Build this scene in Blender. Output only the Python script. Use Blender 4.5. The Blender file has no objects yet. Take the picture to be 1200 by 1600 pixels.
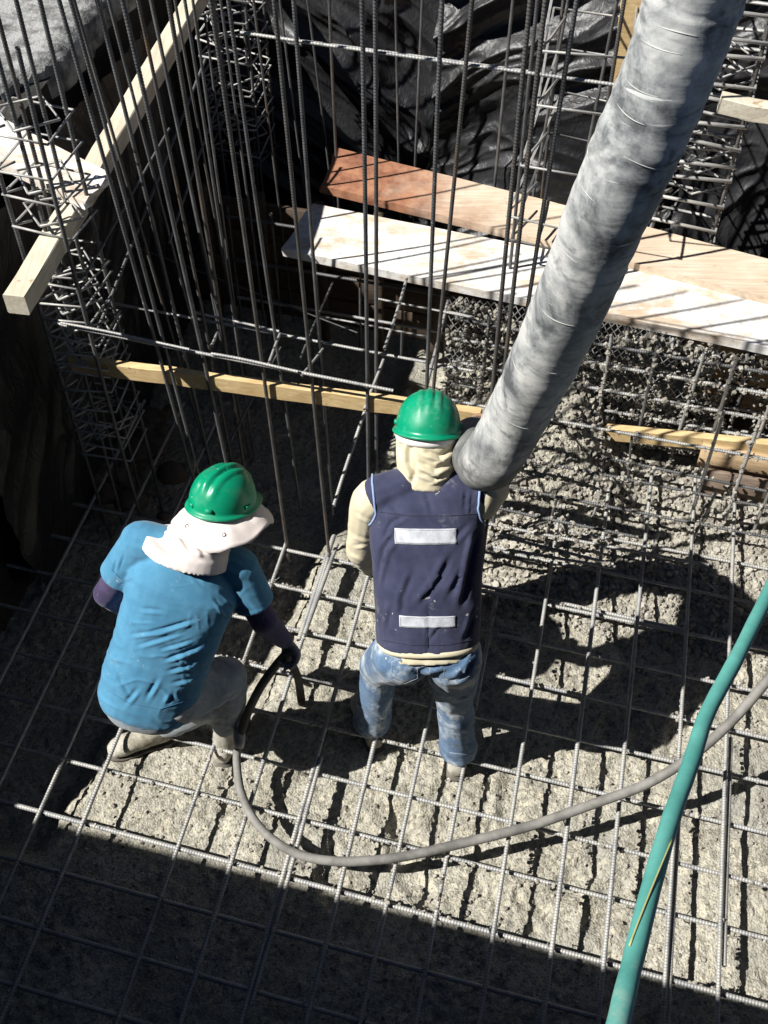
import bpy, math, random
import numpy as np
from mathutils import Vector, Matrix, noise

random.seed(7)
R = math.radians
sc = bpy.context.scene
COL = sc.collection

# ------------------------------------------------------------------ camera, sky, sun, exposure
H = 4.25                      # camera height over the reinforcement mat
NAD = R(40.0)                 # angle between the optical axis and straight down
FPX = 1760.0                  # focal length in pixels of the 1200 x 1600 photograph
cam_data = bpy.data.cameras.new('camera')
cam = bpy.data.objects.new('camera', cam_data)
COL.objects.link(cam)
cam.location = (0, 0, H)
cam.rotation_euler = (NAD, 0, 0)
cam_data.sensor_fit = 'VERTICAL'
cam_data.sensor_height = 36.0
cam_data.lens = FPX / 1600.0 * 36.0
cam_data.clip_end = 500
cam_data.clip_start = 0.05
sc.camera = cam

SUN_AZ, SUN_EL = R(255.0), R(47.0)
world = bpy.data.worlds.new('World')
sc.world = world
world.use_nodes = True
wn = world.node_tree.nodes
sky_node = wn.new('ShaderNodeTexSky')
sky_node.sky_type = 'NISHITA'
sky_node.sun_disc = False
sky_node.sun_elevation = SUN_EL
sky_node.sun_rotation = SUN_AZ
sky_node.altitude = 5000
sky_node.air_density = 0.5
sky_node.dust_density = 0.2
world.node_tree.links.new(sky_node.outputs[0], wn['Background'].inputs[0])
wn['Background'].inputs[1].default_value = 0.05

sun_data = bpy.data.lights.new('sun', 'SUN')
sun_data.energy = 5.0
sun_data.angle = R(0.5)
sun_data.color = (1.0, 0.975, 0.925)
sun = bpy.data.objects.new('sun', sun_data)
COL.objects.link(sun)
sun_dir = Vector((-math.sin(SUN_AZ) * math.cos(SUN_EL), -math.cos(SUN_AZ) * math.cos(SUN_EL), -math.sin(SUN_EL)))
sun.rotation_euler = sun_dir.to_track_quat('-Z', 'Y').to_euler()
sun.location = (-6, -2, 8)

sc.view_settings.view_transform = 'Standard'
sc.view_settings.look = 'None'
sc.view_settings.gamma = 1
sc.view_settings.use_curve_mapping = False
sc.view_settings.exposure = 0.6
sc.render.engine = 'CYCLES'
sc.cycles.max_bounces = 6
sc.cycles.diffuse_bounces = 1

# ------------------------------------------------------------------ sight lines: survey a point on a known plane
CS, SN = math.cos(NAD), math.sin(NAD)
def ray(px, py):
    x, y = (px - 600) / FPX, (py - 800) / FPX
    return Vector((x, SN - y * CS, -(CS + y * SN)))       # length along the optical axis = 1
def onz(px, py, z):
    d = ray(px, py)
    return Vector((0, 0, H)) + d * ((z - H) / d.z)
def at(px, py, depth):
    return Vector((0, 0, H)) + ray(px, py) * depth

# the grid of the site: B runs along the wall, N away from the camera across it, A is the other mat direction
BD = Vector((math.sin(R(105)), math.cos(R(105)), 0))
ND = Vector((math.sin(R(15)), math.cos(R(15)), 0))
AD = Vector((math.sin(R(12.5)), math.cos(R(12.5)), 0))
F0 = onz(515, 865, 0)
def onw(px, py, off):                                      # on the vertical plane `off` metres behind the cage front
    d = ray(px, py)
    o = Vector((0, 0, H))
    t = (ND.dot(F0 - o) + off) / ND.dot(d)
    return o + d * t
def site(u, off, z=0.0):                                   # site coordinates -> world
    p = F0 + BD * u + ND * off
    return Vector((p.x, p.y, z))
def uoff(x, y):
    return ((x - F0.x) * BD.x + (y - F0.y) * BD.y, (x - F0.x) * ND.x + (y - F0.y) * ND.y)
Z = Vector((0, 0, 1))

# ------------------------------------------------------------------ mesh helpers
ORG = {}
def origin(o):
    return ORG.get(o.name, Vector((0, 0, 0)))
def link(o, parent=None, loc=None):
    COL.objects.link(o)
    if parent is not None:
        o.parent = parent
        ORG[o.name] = origin(parent)
    return o
def tag(o, label=None, cat=None, group=None, kind=None):
    if label: o['label'] = label
    if cat: o['category'] = cat
    if group: o['group'] = group
    if kind: o['kind'] = kind
    return o
def thing(name, label, cat, loc, group=None):
    o = bpy.data.objects.new(name, None)
    o.empty_display_size = 0.1
    COL.objects.link(o)
    o.location = loc
    ORG[o.name] = Vector(loc)
    return tag(o, label, cat, group)

class MB:
    def __init__(s):
        s.v, s.f = [], []
    def add(s, v, f):
        b = len(s.v)
        s.v.extend([tuple(p) for p in v])
        s.f.extend([tuple(i + b for i in q) for q in f])
        return s
    def mesh(s, name, off=Vector((0, 0, 0))):
        me = bpy.data.meshes.new(name)
        ox, oy, oz = off
        me.from_pydata([(p[0] - ox, p[1] - oy, p[2] - oz) for p in s.v], [], s.f)
        me.update()
        return me
    def build(s, name, mat, parent=None, smooth=True, base=None):
        off = origin(parent) if parent is not None else (Vector(base) if base is not None else Vector((0, 0, 0)))
        me = s.mesh(name, off)
        me.materials.append(mat)
        if smooth:
            me.polygons.foreach_set('use_smooth', [True] * len(me.polygons))
        o = bpy.data.objects.new(name, me)
        link(o, parent)
        if parent is None:
            o.location = off
            ORG[o.name] = Vector(off)
        return o

def frames(path):
    n = len(path)
    T = []
    for i in range(n):
        a, b = path[max(0, i - 1)], path[min(n - 1, i + 1)]
        T.append((b - a).normalized())
    ref = Vector((0, 0, 1)) if abs(T[0].z) < 0.9 else Vector((1, 0, 0))
    u = (ref - T[0] * ref.dot(T[0])).normalized()
    out = []
    for t in T:
        u = (u - t * u.dot(t))
        u = u.normalized() if u.length > 1e-6 else t.orthogonal().normalized()
        out.append((u.copy(), t.cross(u).normalized(), t))
    return out
def tube(path, rad, n=10, caps=True, squash=None):
    path = [Vector(p) for p in path]
    fr = frames(path)
    v, f = [], []
    for i, p in enumerate(path):
        r = rad[i] if hasattr(rad, '__len__') else rad
        u, w, t = fr[i]
        for k in range(n):
            a = 2 * math.pi * k / n
            v.append(p + (u * math.cos(a) + w * math.sin(a)) * r)
    m = len(path)
    for i in range(m - 1):
        for k in range(n):
            k2 = (k + 1) % n
            f.append((i * n + k, i * n + k2, (i + 1) * n + k2, (i + 1) * n + k))
    if caps:
        f.append(tuple(range(n - 1, -1, -1)))
        f.append(tuple((m - 1) * n + k for k in range(n)))
    return v, f
def spline(pts, per=8):
    pts = [Vector(p) for p in pts]
    P = [pts[0] * 2 - pts[1]] + pts + [pts[-1] * 2 - pts[-2]]
    out = []
    for i in range(1, len(P) - 2):
        for k in range(per):
            t = k / per
            a, b, c, d = P[i - 1], P[i], P[i + 1], P[i + 2]
            out.append(0.5 * ((2 * b) + (c - a) * t + (2 * a - 5 * b + 4 * c - d) * t * t + (3 * b - a - 3 * c + d) * t ** 3))
    out.append(pts[-1])
    return out
def lerp_list(vals, per):
    out = []
    for i in range(len(vals) - 1):
        for k in range(per):
            t = k / per
            out.append(vals[i] * (1 - t) + vals[i + 1] * t)
    out.append(vals[-1])
    return out
def capsule(pts, radii, n=14):
    """a limb: round-ended tube through pts"""
    pts = [Vector(p) for p in pts]
    path, rr = [], []
    d = (pts[0] - pts[1]).normalized()
    for a in (80, 55, 28):
        path.append(pts[0] + d * radii[0] * math.sin(R(a))); rr.append(radii[0] * math.cos(R(a)))
    sp = spline(pts, 5); rl = lerp_list(list(radii), 5)
    path += sp; rr += rl
    d = (pts[-1] - pts[-2]).normalized()
    for a in (28, 55, 80):
        path.append(pts[-1] + d * radii[-1] * math.sin(R(a))); rr.append(radii[-1] * math.cos(R(a)))
    return tube(path, rr, n)
def loft(rings, n=24, e=2.0, caps=True):
    """rings: (center, right*halfwidth, front*halfdepth); e: superellipse exponent"""
    v, f = [], []
    for c, u, w in rings:
        for k in range(n):
            a = 2 * math.pi * k / n
            ca, sa = math.cos(a), math.sin(a)
            x = math.copysign(abs(ca) ** (2 / e), ca); y = math.copysign(abs(sa) ** (2 / e), sa)
            v.append(Vector(c) + Vector(u) * x + Vector(w) * y)
    m = len(rings)
    for i in range(m - 1):
        for k in range(n):
            k2 = (k + 1) % n
            f.append((i * n + k, i * n + k2, (i + 1) * n + k2, (i + 1) * n + k))
    if caps:
        f.append(tuple(range(n - 1, -1, -1)))
        f.append(tuple((m - 1) * n + k for k in range(n)))
    return v, f
def ellipsoid(c, ax, ay, az, n=18, m=10):
    c = Vector(c)
    rings = []
    for i in range(1, m):
        t = math.pi * i / m
        rings.append((c - Vector(az) * math.cos(t), Vector(ax) * math.sin(t), Vector(ay) * math.sin(t)))
    return loft(rings, n)

def beam(p0, p1, w, h, up=Z, seg=None, jit=0.0, ch=0.004, seed=0):
    """a sawn timber from p0 to p1: chamfered section, slightly uneven along its length"""
    rnd = random.Random(seed)
    p0, p1 = Vector(p0), Vector(p1)
    t = (p1 - p0).normalized()
    s = t.cross(up).normalized()
    k = s.cross(t).normalized()
    a, b = w / 2, h / 2
    sec = [(-a + ch, -b), (a - ch, -b), (a, -b + ch), (a, b - ch), (a - ch, b), (-a + ch, b), (-a, b - ch), (-a, -b + ch)]
    L = (p1 - p0).length
    seg = seg or max(2, int(L / 0.12))
    v, f = [], []
    for i in range(seg + 1):
        c = p0 + (p1 - p0) * (i / seg)
        j1, j2 = rnd.uniform(-jit, jit), rnd.uniform(-jit, jit)
        for x, y in sec:
            v.append(c + s * (x + j1 + rnd.uniform(-jit, jit) * .5) + k * (y + j2 + rnd.uniform(-jit, jit) * .5))
    n = 8
    for i in range(seg):
        for q in range(n):
            q2 = (q + 1) % n
            f.append((i * n + q, i * n + q2, (i + 1) * n + q2, (i + 1) * n + q))
    f.append(tuple(range(n - 1, -1, -1)))
    f.append(tuple(seg * n + q for q in range(n)))
    return v, f
def slab4(c, th):
    """box under a quad of four top corners (counter-clockwise from above), bevel-free but subdivided"""
    v = [Vector(p) for p in c] + [Vector(p) - Z * th for p in c]
    return v, [(0, 1, 2, 3), (7, 6, 5, 4), (0, 4, 5, 1), (1, 5, 6, 2), (2, 6, 7, 3), (3, 7, 4, 0)]

def np_mesh(name, V, F4):
    me = bpy.data.meshes.new(name)
    nv, nf = len(V), len(F4)
    me.vertices.add(nv); me.vertices.foreach_set('co', np.asarray(V, np.float32).ravel())
    me.loops.add(nf * 4); me.loops.foreach_set('vertex_index', np.asarray(F4, np.int32).ravel())
    me.polygons.add(nf)
    me.polygons.foreach_set('loop_start', np.arange(0, nf * 4, 4, dtype=np.int32))
    me.polygons.foreach_set('use_smooth', np.ones(nf, bool))
    me.update(calc_edges=True)
    return me

NBAR = [0]
def rebar(p0, p1, r, mat, parent, name='rebar', ribs=True, bow=0.0, n=6):
    """a deformed bar: straight (or slightly bowed) with raised ribs every 14 mm"""
    NBAR[0] += 1
    rng = np.random.RandomState(NBAR[0])
    p0 = np.array(p0, float); p1 = np.array(p1, float)
    L = np.linalg.norm(p1 - p0); t = (p1 - p0) / L
    ref = np.array([0, 0, 1.0]) if abs(t[2]) < .9 else np.array([1.0, 0, 0])
    u = np.cross(t, ref); u /= np.linalg.norm(u); w = np.cross(t, u)
    if ribs:
        step = 0.0115
        m = max(2, int(L / step))
        s = np.arange(m)[:, None] * step + np.array([0, .0035, .005, .008])[None, :]
        s = np.clip(s.ravel() / L, 0, 1)
        rr = np.tile(np.array([.96, .96, 1.08, 1.08]) * r, m)
    else:
        m = max(2, int(L / .15)); s = np.linspace(0, 1, m); rr = np.full(m, r)
    ang = rng.uniform(0, 6.28)
    bowv = (u * math.cos(ang) + w * math.sin(ang)) * bow
    c = p0 + (p1 - p0) * s[:, None] + bowv * (4 * s * (1 - s))[:, None]
    # small wobble
    c = c + (u[None, :] * np.sin(s * 5 + ang)[:, None] + w[None, :] * np.cos(s * 4.1 + ang)[:, None]) * bow * .4
    a = np.arange(n) * 2 * np.pi / n
    ringv = (u[None, :] * np.cos(a)[:, None] + w[None, :] * np.sin(a)[:, None])
    V = (c[:, None, :] + ringv[None] * rr[:, None, None]).reshape(-1, 3)
    k = len(s)
    i = np.arange(k - 1)[:, None] * n; q = np.arange(n)[None, :]; q2 = (q + 1) % n
    F = np.stack([i + q, i + q2, i + n + q2, i + n + q], -1).reshape(-1, 4)
    org = origin(parent) if parent else Vector((0, 0, 0))
    V = V - np.array(org)
    me = np_mesh(name, V, F)
    me.materials.append(mat)
    o = bpy.data.objects.new(name, me)
    link(o, parent)
    return o

# numpy noise
def _h(ix, iy, seed):
    n = (ix.astype(np.int64) * 374761393 + iy.astype(np.int64) * 668265263 + seed * 974634777) & 0xffffffff
    n = ((n ^ (n >> 13)) * 1274126177) & 0xffffffff
    n = n ^ (n >> 16)
    return (n & 0xffffff) / float(0xffffff)
def vn(x, y, seed=0):
    ix, iy = np.floor(x), np.floor(y)
    fx, fy = x - ix, y - iy
    fx = fx * fx * (3 - 2 * fx); fy = fy * fy * (3 - 2 * fy)
    a, b, c, d = _h(ix, iy, seed), _h(ix + 1, iy, seed), _h(ix, iy + 1, seed), _h(ix + 1, iy + 1, seed)
    return (a * (1 - fx) + b * fx) * (1 - fy) + (c * (1 - fx) + d * fx) * fy
def fbm(x, y, o=3, seed=0):
    s, a, t = 0, 1.0, 0
    for i in range(o):
        s = s + a * vn(x * 2 ** i + i * 17.3, y * 2 ** i - i * 9.1, seed + i); t += a; a *= .5
    return s / t
def sstep(a, b, x):
    t = np.clip((x - a) / (b - a), 0.0, 1.0)
    return t * t * (3 - 2 * t)

# ------------------------------------------------------------------ materials
def material(name, build):
    m = bpy.data.materials.new(name)
    m.use_nodes = True
    nt = m.node_tree
    b = nt.nodes['Principled BSDF']
    build(nt, b)
    return m
def N(nt, t, **kw):
    n = nt.nodes.new(t)
    for k, v in kw.items():
        if k in n.inputs.keys(): n.inputs[k].default_value = v
        else: setattr(n, k, v)
    return n
def coords(nt, scale=(1, 1, 1), kind='Object', rot=(0, 0, 0)):
    tc = N(nt, 'ShaderNodeTexCoord')
    mp = N(nt, 'ShaderNodeMapping')
    mp.inputs['Scale'].default_value = scale
    mp.inputs['Rotation'].default_value = rot
    nt.links.new(tc.outputs[kind], mp.inputs[0])
    return mp.outputs[0]
def ramp(nt, fac, stops):
    r = N(nt, 'ShaderNodeValToRGB')
    el = r.color_ramp.elements
    while len(el) < len(stops): el.new(0.5)
    for e, (p, c) in zip(el, stops):
        e.position = p
        e.color = (*c, 1) if len(c) == 3 else c
    nt.links.new(fac, r.inputs[0])
    return r.outputs[0]
def noise_t(nt, vec, scale, detail=4, rough=.6, dist=0):
    n = N(nt, 'ShaderNodeTexNoise')
    n.inputs['Scale'].default_value = scale; n.inputs['Detail'].default_value = detail
    n.inputs['Roughness'].default_value = rough; n.inputs['Distortion'].default_value = dist
    nt.links.new(vec, n.inputs['Vector'])
    return n.outputs['Fac']
def mix(nt, fac, a, b, mode='MIX'):
    m = N(nt, 'ShaderNodeMix', data_type='RGBA', blend_type=mode)
    for sock, val in ((m.inputs[0], fac), (m.inputs[6], a), (m.inputs[7], b)):
        if hasattr(val, 'links'): nt.links.new(val, sock)
        elif isinstance(val, (int, float)): sock.default_value = val
        else: sock.default_value = (*val, 1)
    return m.outputs[2]
def bump(nt, b, h, strength=.4, dist=.005):
    n = N(nt, 'ShaderNodeBump')
    n.inputs['Strength'].default_value = strength; n.inputs['Distance'].default_value = dist
    nt.links.new(h, n.inputs['Height'])
    nt.links.new(n.outputs[0], b.inputs['Normal'])
def simple(name, c1, c2, scale=8, rough=.7, bs=.3, bd=.003, bscale=60, lo=.35, hi=.65, vscale=(1, 1, 1), metallic=0, spec=.5, dust=None, dust_lo=.6, dust_hi=.75, dscale=5):
    def f(nt, b):
        v = coords(nt, vscale)
        c = ramp(nt, noise_t(nt, v, scale), [(lo, c1), (hi, c2)])
        if dust is not None:
            d = noise_t(nt, coords(nt), dscale, 8, .75)
            rr = N(nt, 'ShaderNodeMapRange'); rr.inputs[1].default_value = dust_lo; rr.inputs[2].default_value = dust_hi
            nt.links.new(d, rr.inputs[0])
            c = mix(nt, rr.outputs[0], c, dust)
        nt.links.new(c, b.inputs['Base Color'])
        b.inputs['Roughness'].default_value = rough
        b.inputs['Metallic'].default_value = metallic
        b.inputs['Specular IOR Level'].default_value = spec
        bump(nt, b, noise_t(nt, v, bscale, 4, .65), bs, bd)
    return material(name, f)

def concrete_mat(nt, b):
    v = coords(nt)
    c = ramp(nt, noise_t(nt, v, 6, 6, .65), [(.3, (.33, .312, .258)), (.7, (.53, .508, .432))])
    vo = N(nt, 'ShaderNodeTexVoronoi'); vo.inputs['Scale'].default_value = 55
    nt.links.new(v, vo.inputs['Vector'])
    agg = ramp(nt, vo.outputs['Color'], [(.2, (.62, .6, .55)), (.5, (1, 1, 1)), (.85, (1.25, 1.2, 1.1))])
    c = mix(nt, .8, c, agg, 'MULTIPLY')
    pit = ramp(nt, noise_t(nt, v, 75, 3, .6), [(.36, (.25, .22, .18)), (.44, (1, 1, 1))])
    c = mix(nt, .7, c, pit, 'MULTIPLY')
    slur = N(nt, 'ShaderNodeMapRange'); slur.inputs[1].default_value = .52; slur.inputs[2].default_value = .66; slur.inputs[4].default_value = .6
    nt.links.new(noise_t(nt, v, 2.1, 4, .6), slur.inputs[0])
    c = mix(nt, slur.outputs[0], c, (.3, .292, .26))
    nt.links.new(c, b.inputs['Base Color'])
    rg = ramp(nt, noise_t(nt, v, 3.5, 5, .7), [(.4, (.38, .38, .38)), (.62, (.85, .85, .85))])
    nt.links.new(rg, b.inputs['Roughness'])
    b.inputs['Specular IOR Level'].default_value = .5
    vb = N(nt, 'ShaderNodeTexVoronoi'); vb.inputs['Scale'].default_value = 95
    nt.links.new(v, vb.inputs['Vector'])
    hb = N(nt, 'ShaderNodeMath', operation='MULTIPLY_ADD'); hb.inputs[1].default_value = -.8
    nt.links.new(vb.outputs['Distance'], hb.inputs[0]); nt.links.new(noise_t(nt, v, 150, 4, .7), hb.inputs[2])
    bump(nt, b, hb.outputs[0], .85, .007)
M_CONC = material('wet_concrete', concrete_mat)
M_SPLAT = simple('concrete_splatter', (.2, .18, .15), (.46, .43, .37), 14, .85, .9, .006, 90)
M_LEDGE = simple('dry_concrete', (.09, .09, .09), (.38, .38, .37), 9, .9, .9, .012, 45, .36, .58)
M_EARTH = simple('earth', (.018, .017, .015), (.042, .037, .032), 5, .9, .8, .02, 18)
M_ROCK = simple('rock', (.07, .055, .04), (.17, .13, .1), 7, .85, .6, .01, 25)

def steel_mat(c1, c2, rust, amt, dusty):
    def f(nt, b):
        v = coords(nt)
        c = ramp(nt, noise_t(nt, v, 9, 5, .7), [(.35, c1), (.65, c2)])
        ru = N(nt, 'ShaderNodeMapRange'); ru.inputs[1].default_value = amt; ru.inputs[2].default_value = amt + .12
        nt.links.new(noise_t(nt, coords(nt, (1, 1, .45)), 4.5, 6, .7), ru.inputs[0])
        c = mix(nt, ru.outputs[0], c, rust)
        du = N(nt, 'ShaderNodeMapRange'); du.inputs[1].default_value = dusty; du.inputs[2].default_value = dusty + .12
        nt.links.new(noise_t(nt, v, 14, 6, .75), du.inputs[0])
        c = mix(nt, du.outputs[0], c, (.42, .41, .38))
        nt.links.new(c, b.inputs['Base Color'])
        b.inputs['Roughness'].default_value = .55
        b.inputs['Metallic'].default_value = .25
        bump(nt, b, noise_t(nt, v, 160, 3, .6), .3, .002)
    return f
M_BAR = material('bar_steel', steel_mat((.075, .077, .08), (.15, .15, .152), (.15, .1, .065), .68, .62))
M_BARR = material('bar_steel_rusty', steel_mat((.07, .067, .064), (.135, .127, .12), (.18, .11, .06), .58, .64))
M_MAT = material('mat_steel', steel_mat((.24, .24, .245), (.42, .42, .415), (.22, .16, .12), .66, .44))
M_WIRE = simple('binding_wire', (.1, .1, .1), (.3, .3, .29), 30, .6, .1)

def wood_mat(c1, c2, knots=(.3, .17, .08), grain=60, along=(1, 1, 1), rot=(0, 0, R(-15)), stain=None):
    def f(nt, b):
        v = coords(nt, along, rot=rot)
        g = noise_t(nt, v, grain, 5, .6, .15)
        c = ramp(nt, g, [(.3, c1), (.7, c2)])
        big = ramp(nt, noise_t(nt, coords(nt), 2.2, 5, .65), [(.35, (.75, .68, .6)), (.6, (1, 1, 1))])
        c = mix(nt, .7, c, big, 'MULTIPLY')
        sp = N(nt, 'ShaderNodeMapRange'); sp.inputs[1].default_value = .64; sp.inputs[2].default_value = .7
        nt.links.new(noise_t(nt, coords(nt), 9, 4, .7), sp.inputs[0])
        c = mix(nt, sp.outputs[0], c, knots)
        if stain: c = stain(nt, c)
        nt.links.new(c, b.inputs['Base Color'])
        b.inputs['Roughness'].default_value = .75
        bump(nt, b, g, .35, .003)
    return f
def red_stain(nt, c):
    tc = N(nt, 'ShaderNodeTexCoord')
    sx = N(nt, 'ShaderNodeSeparateXYZ'); nt.links.new(tc.outputs['Object'], sx.inputs[0])
    ad = N(nt, 'ShaderNodeMath', operation='MULTIPLY_ADD'); ad.inputs[1].default_value = .9
    nt.links.new(noise_t(nt, tc.outputs['Object'], 4, 5, .7), ad.inputs[0]); nt.links.new(sx.outputs[0], ad.inputs[2])
    mr = N(nt, 'ShaderNodeMapRange'); mr.inputs[1].default_value = 1.35; mr.inputs[2].default_value = .85
    nt.links.new(ad.outputs[0], mr.inputs[0])
    st = ramp(nt, noise_t(nt, tc.outputs['Object'], 6, 6, .7), [(.35, (.17, .06, .035)), (.6, (.42, .2, .11))])
    return mix(nt, mr.outputs[0], c, st)
def cement_dust(nt, c):
    v = coords(nt)
    mr = N(nt, 'ShaderNodeMapRange'); mr.inputs[1].default_value = .4; mr.inputs[2].default_value = .56
    nt.links.new(noise_t(nt, coords(nt, (.5, 1, 1)), 5, 8, .75), mr.inputs[0])
    w = ramp(nt, noise_t(nt, v, 16, 7, .75), [(.36, (.52, .5, .46)), (.48, (.85, .84, .82))])
    return mix(nt, mr.outputs[0], c, w)
M_PLANK_W = material('pale_plank', wood_mat((.55, .42, .3), (.74, .62, .48), (.5, .38, .26), 75, (.05, 1, 1), stain=cement_dust))
M_PLANK_R = material('stained_plank', wood_mat((.55, .43, .32), (.78, .66, .52), (.45, .3, .18), 75, (.05, 1, 1), stain=red_stain))
M_LUMBER = material('pale_lumber', wood_mat((.6, .54, .42), (.78, .73, .6), (.42, .31, .18), 70, (1, .05, 1), rot=(0, 0, R(10))))
M_YELLOW = material('yellow_lumber', wood_mat((.52, .36, .16), (.72, .55, .3), (.3, .17, .07), 70, (.05, 1, 1)))
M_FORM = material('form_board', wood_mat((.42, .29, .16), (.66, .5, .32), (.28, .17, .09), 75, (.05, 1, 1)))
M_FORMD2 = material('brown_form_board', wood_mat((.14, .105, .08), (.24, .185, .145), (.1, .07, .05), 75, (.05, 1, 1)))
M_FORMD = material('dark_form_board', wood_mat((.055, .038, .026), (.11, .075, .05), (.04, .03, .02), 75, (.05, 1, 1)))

def plastic_mat(c1, c2):
    def f(nt, b):
        v = coords(nt)
        c = ramp(nt, noise_t(nt, v, 1.6, 6, .6), [(.4, c1), (.75, c2)])
        nt.links.new(c, b.inputs['Base Color'])
        b.inputs['Roughness'].default_value = .44
        b.inputs['Specular IOR Level'].default_value = .5
        bump(nt, b, noise_t(nt, coords(nt, (1, 1, .5)), 20, 3, .5, 2.0), .5, .012)
    return f
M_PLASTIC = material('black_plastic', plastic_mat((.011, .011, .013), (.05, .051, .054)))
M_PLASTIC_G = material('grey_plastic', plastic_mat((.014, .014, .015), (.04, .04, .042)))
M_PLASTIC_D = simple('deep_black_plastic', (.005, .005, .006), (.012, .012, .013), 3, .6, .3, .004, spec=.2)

# ------------------------------------------------------------------ the pit: concrete floor, earth walls, ground around
WALL = [(-3.35, .75), (-2.98, 1.6), (-2.27, 2.36), (-1.93, 3.13), (-1.75, 3.84), (-1.65, 4.28), (-1.42, 5.3), (-1.18, 6.35)]
TOPZ = 1.6

_rp = random.Random(31)
PRINTS = [(_rp.uniform(-.7, 1.6), _rp.uniform(1.45, 2.95), _rp.uniform(-.9, .9)) for i in range(16)]
def conc_height(X, Y):
    u, o = uoff(X, Y)
    base = -.12 + .035 * (fbm(X * 2.2 + 3, Y * 2.2, 2, 5) - .5)
    # fresh concrete spilling down from the beam cage on the right
    win = sstep(.2, .65, u + .25 * (fbm(X * 2, Y * 2, 2, 9) - .5)) * (1 - .92 * sstep(.95, 1.4, u))
    heap = .46 * sstep(.3, 1.05, o) * win
    base = base + heap + .07 * sstep(-.1, .35, o) * sstep(.45, .85, u)
    # unfilled trench behind the cage front on the left
    base = base - .12 * sstep(.15, .4, o) * (1 - sstep(.1, .5, u))
    # not yet filled to the same level on the left
    wob = .12 * (fbm(X * 3, Y * 3, 2, 15) - .5)
    base = base - .17 * np.maximum(sstep(.02, -.2, u + wob) * sstep(-.98, -.8, o + wob), sstep(-.62, -.8, u + wob) * sstep(-1.75, -1.6, o))
    l1 = fbm(X * 13, Y * 13, 3, 21)
    l2 = fbm(X * 34, Y * 34, 3, 33)
    l3 = vn(X * 85, Y * 85, 41)
    pit = sstep(.62, .8, vn(X * 38 + 5, Y * 38, 51)) * sstep(.5, .7, vn(X * 9, Y * 9, 61))
    sm = sstep(.42, .62, fbm(X * 2.1 + 7, Y * 2.1, 2, 71))
    for bx, by, ba in PRINTS:
        dx, dy = X - bx, Y - by
        ca, sa = math.cos(ba), math.sin(ba)
        e = ((dx * ca + dy * sa) / .052) ** 2 + ((dy * ca - dx * sa) / .13) ** 2
        base = base - .02 * np.exp(-e ** 2) + .006 * np.exp(-((np.sqrt(e) - 1.35) / .28) ** 2)
    amp = 1 + 2.0 * np.clip(heap / .3, 0, 1)
    return base + amp * ((.008 + .010 * sm) * (l1 - .5) + (.007 + .008 * sm) * (l2 - .5) + (.011 + .004 * sm) * (l3 - .5) - .014 * pit)

gx, gy = np.arange(-3.6, 3.3, .011), np.arange(.25, 6.5, .011)
GX, GY = np.meshgrid(gx, gy)
GZ = conc_height(GX, GY)
nx, ny = len(gx), len(gy)
idx = np.arange(nx * ny).reshape(ny, nx)
FQ = np.stack([idx[:-1, :-1], idx[:-1, 1:], idx[1:, 1:], idx[1:, :-1]], -1).reshape(-1, 4)
me = np_mesh('concrete_floor', np.stack([GX, GY, GZ], -1).reshape(-1, 3), FQ)
me.materials.append(M_CONC)
tag(link(bpy.data.objects.new('concrete_floor', me)), kind='structure')

# ground beyond the pit, one ring-shaped sheet at bank height (and the pit's sub-base far below)
def wall_strip(pts, z0, z1, lean, amp, seed, nz=26, step=.05):
    P = []
    for (x0, y0), (x1, y1) in zip(pts[:-1], pts[1:]):
        n = max(2, int(math.hypot(x1 - x0, y1 - y0) / step))
        for i in range(n):
            P.append((x0 + (x1 - x0) * i / n, y0 + (y1 - y0) * i / n))
    P.append(pts[-1])
    P = np.array(P)
    T = np.gradient(P, axis=0); T /= np.linalg.norm(T, axis=1)[:, None]
    NN = np.stack([T[:, 1], -T[:, 0]], 1)          # towards the pit when walked with the pit on the right
    s = np.arange(len(P)) * step
    zz = np.linspace(z0, z1, nz)
    S, ZZ = np.meshgrid(s, zz)
    k = (zz - z0) / (z1 - z0)
    d = amp * (fbm(S * 1.7, ZZ * 1.7 + seed, 4, seed) - .5) * np.minimum(1, 4 * (1 - k))[:, None] + lean * (1 - k)[:, None]
    X = P[None, :, 0] + NN[None, :, 0] * d
    Y = P[None, :, 1] + NN[None, :, 1] * d
    m, n = len(zz), len(P)
    idx = np.arange(m * n).reshape(m, n)
    F = np.stack([idx[:-1, :-1], idx[:-1, 1:], idx[1:, 1:], idx[1:, :-1]], -1).reshape(-1, 4)
    return np.stack([X, Y, ZZ], -1).reshape(-1, 3), F
def wall_thing(name, pts, z0, z1, lean, amp, seed, mat, label):
    V, F = wall_strip(pts, z0, z1, lean, amp, seed)
    me = np_mesh(name, V, F); me.materials.append(mat)
    return tag(link(bpy.data.objects.new(name, me)), label, 'wall')
BACK = [tuple(site(u, 3.0)[:2]) for u in (-1.75, -.5, 1, 2.2, 3.4)]
RIGHT = [BACK[-1], tuple(site(3.3, 1.0)[:2]), tuple(site(3.25, -2.0)[:2]), tuple(site(3.2, -3.4)[:2])]
LEFT = WALL[:-1] + [BACK[0]]
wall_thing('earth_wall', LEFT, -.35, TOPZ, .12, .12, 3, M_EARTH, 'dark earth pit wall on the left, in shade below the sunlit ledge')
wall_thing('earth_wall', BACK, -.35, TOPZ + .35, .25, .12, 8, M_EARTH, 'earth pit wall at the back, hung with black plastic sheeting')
wall_thing('earth_wall', RIGHT, -.35, TOPZ + .35, .1, .12, 12, M_EARTH, 'earth pit wall closing the pit on the right side')

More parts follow.
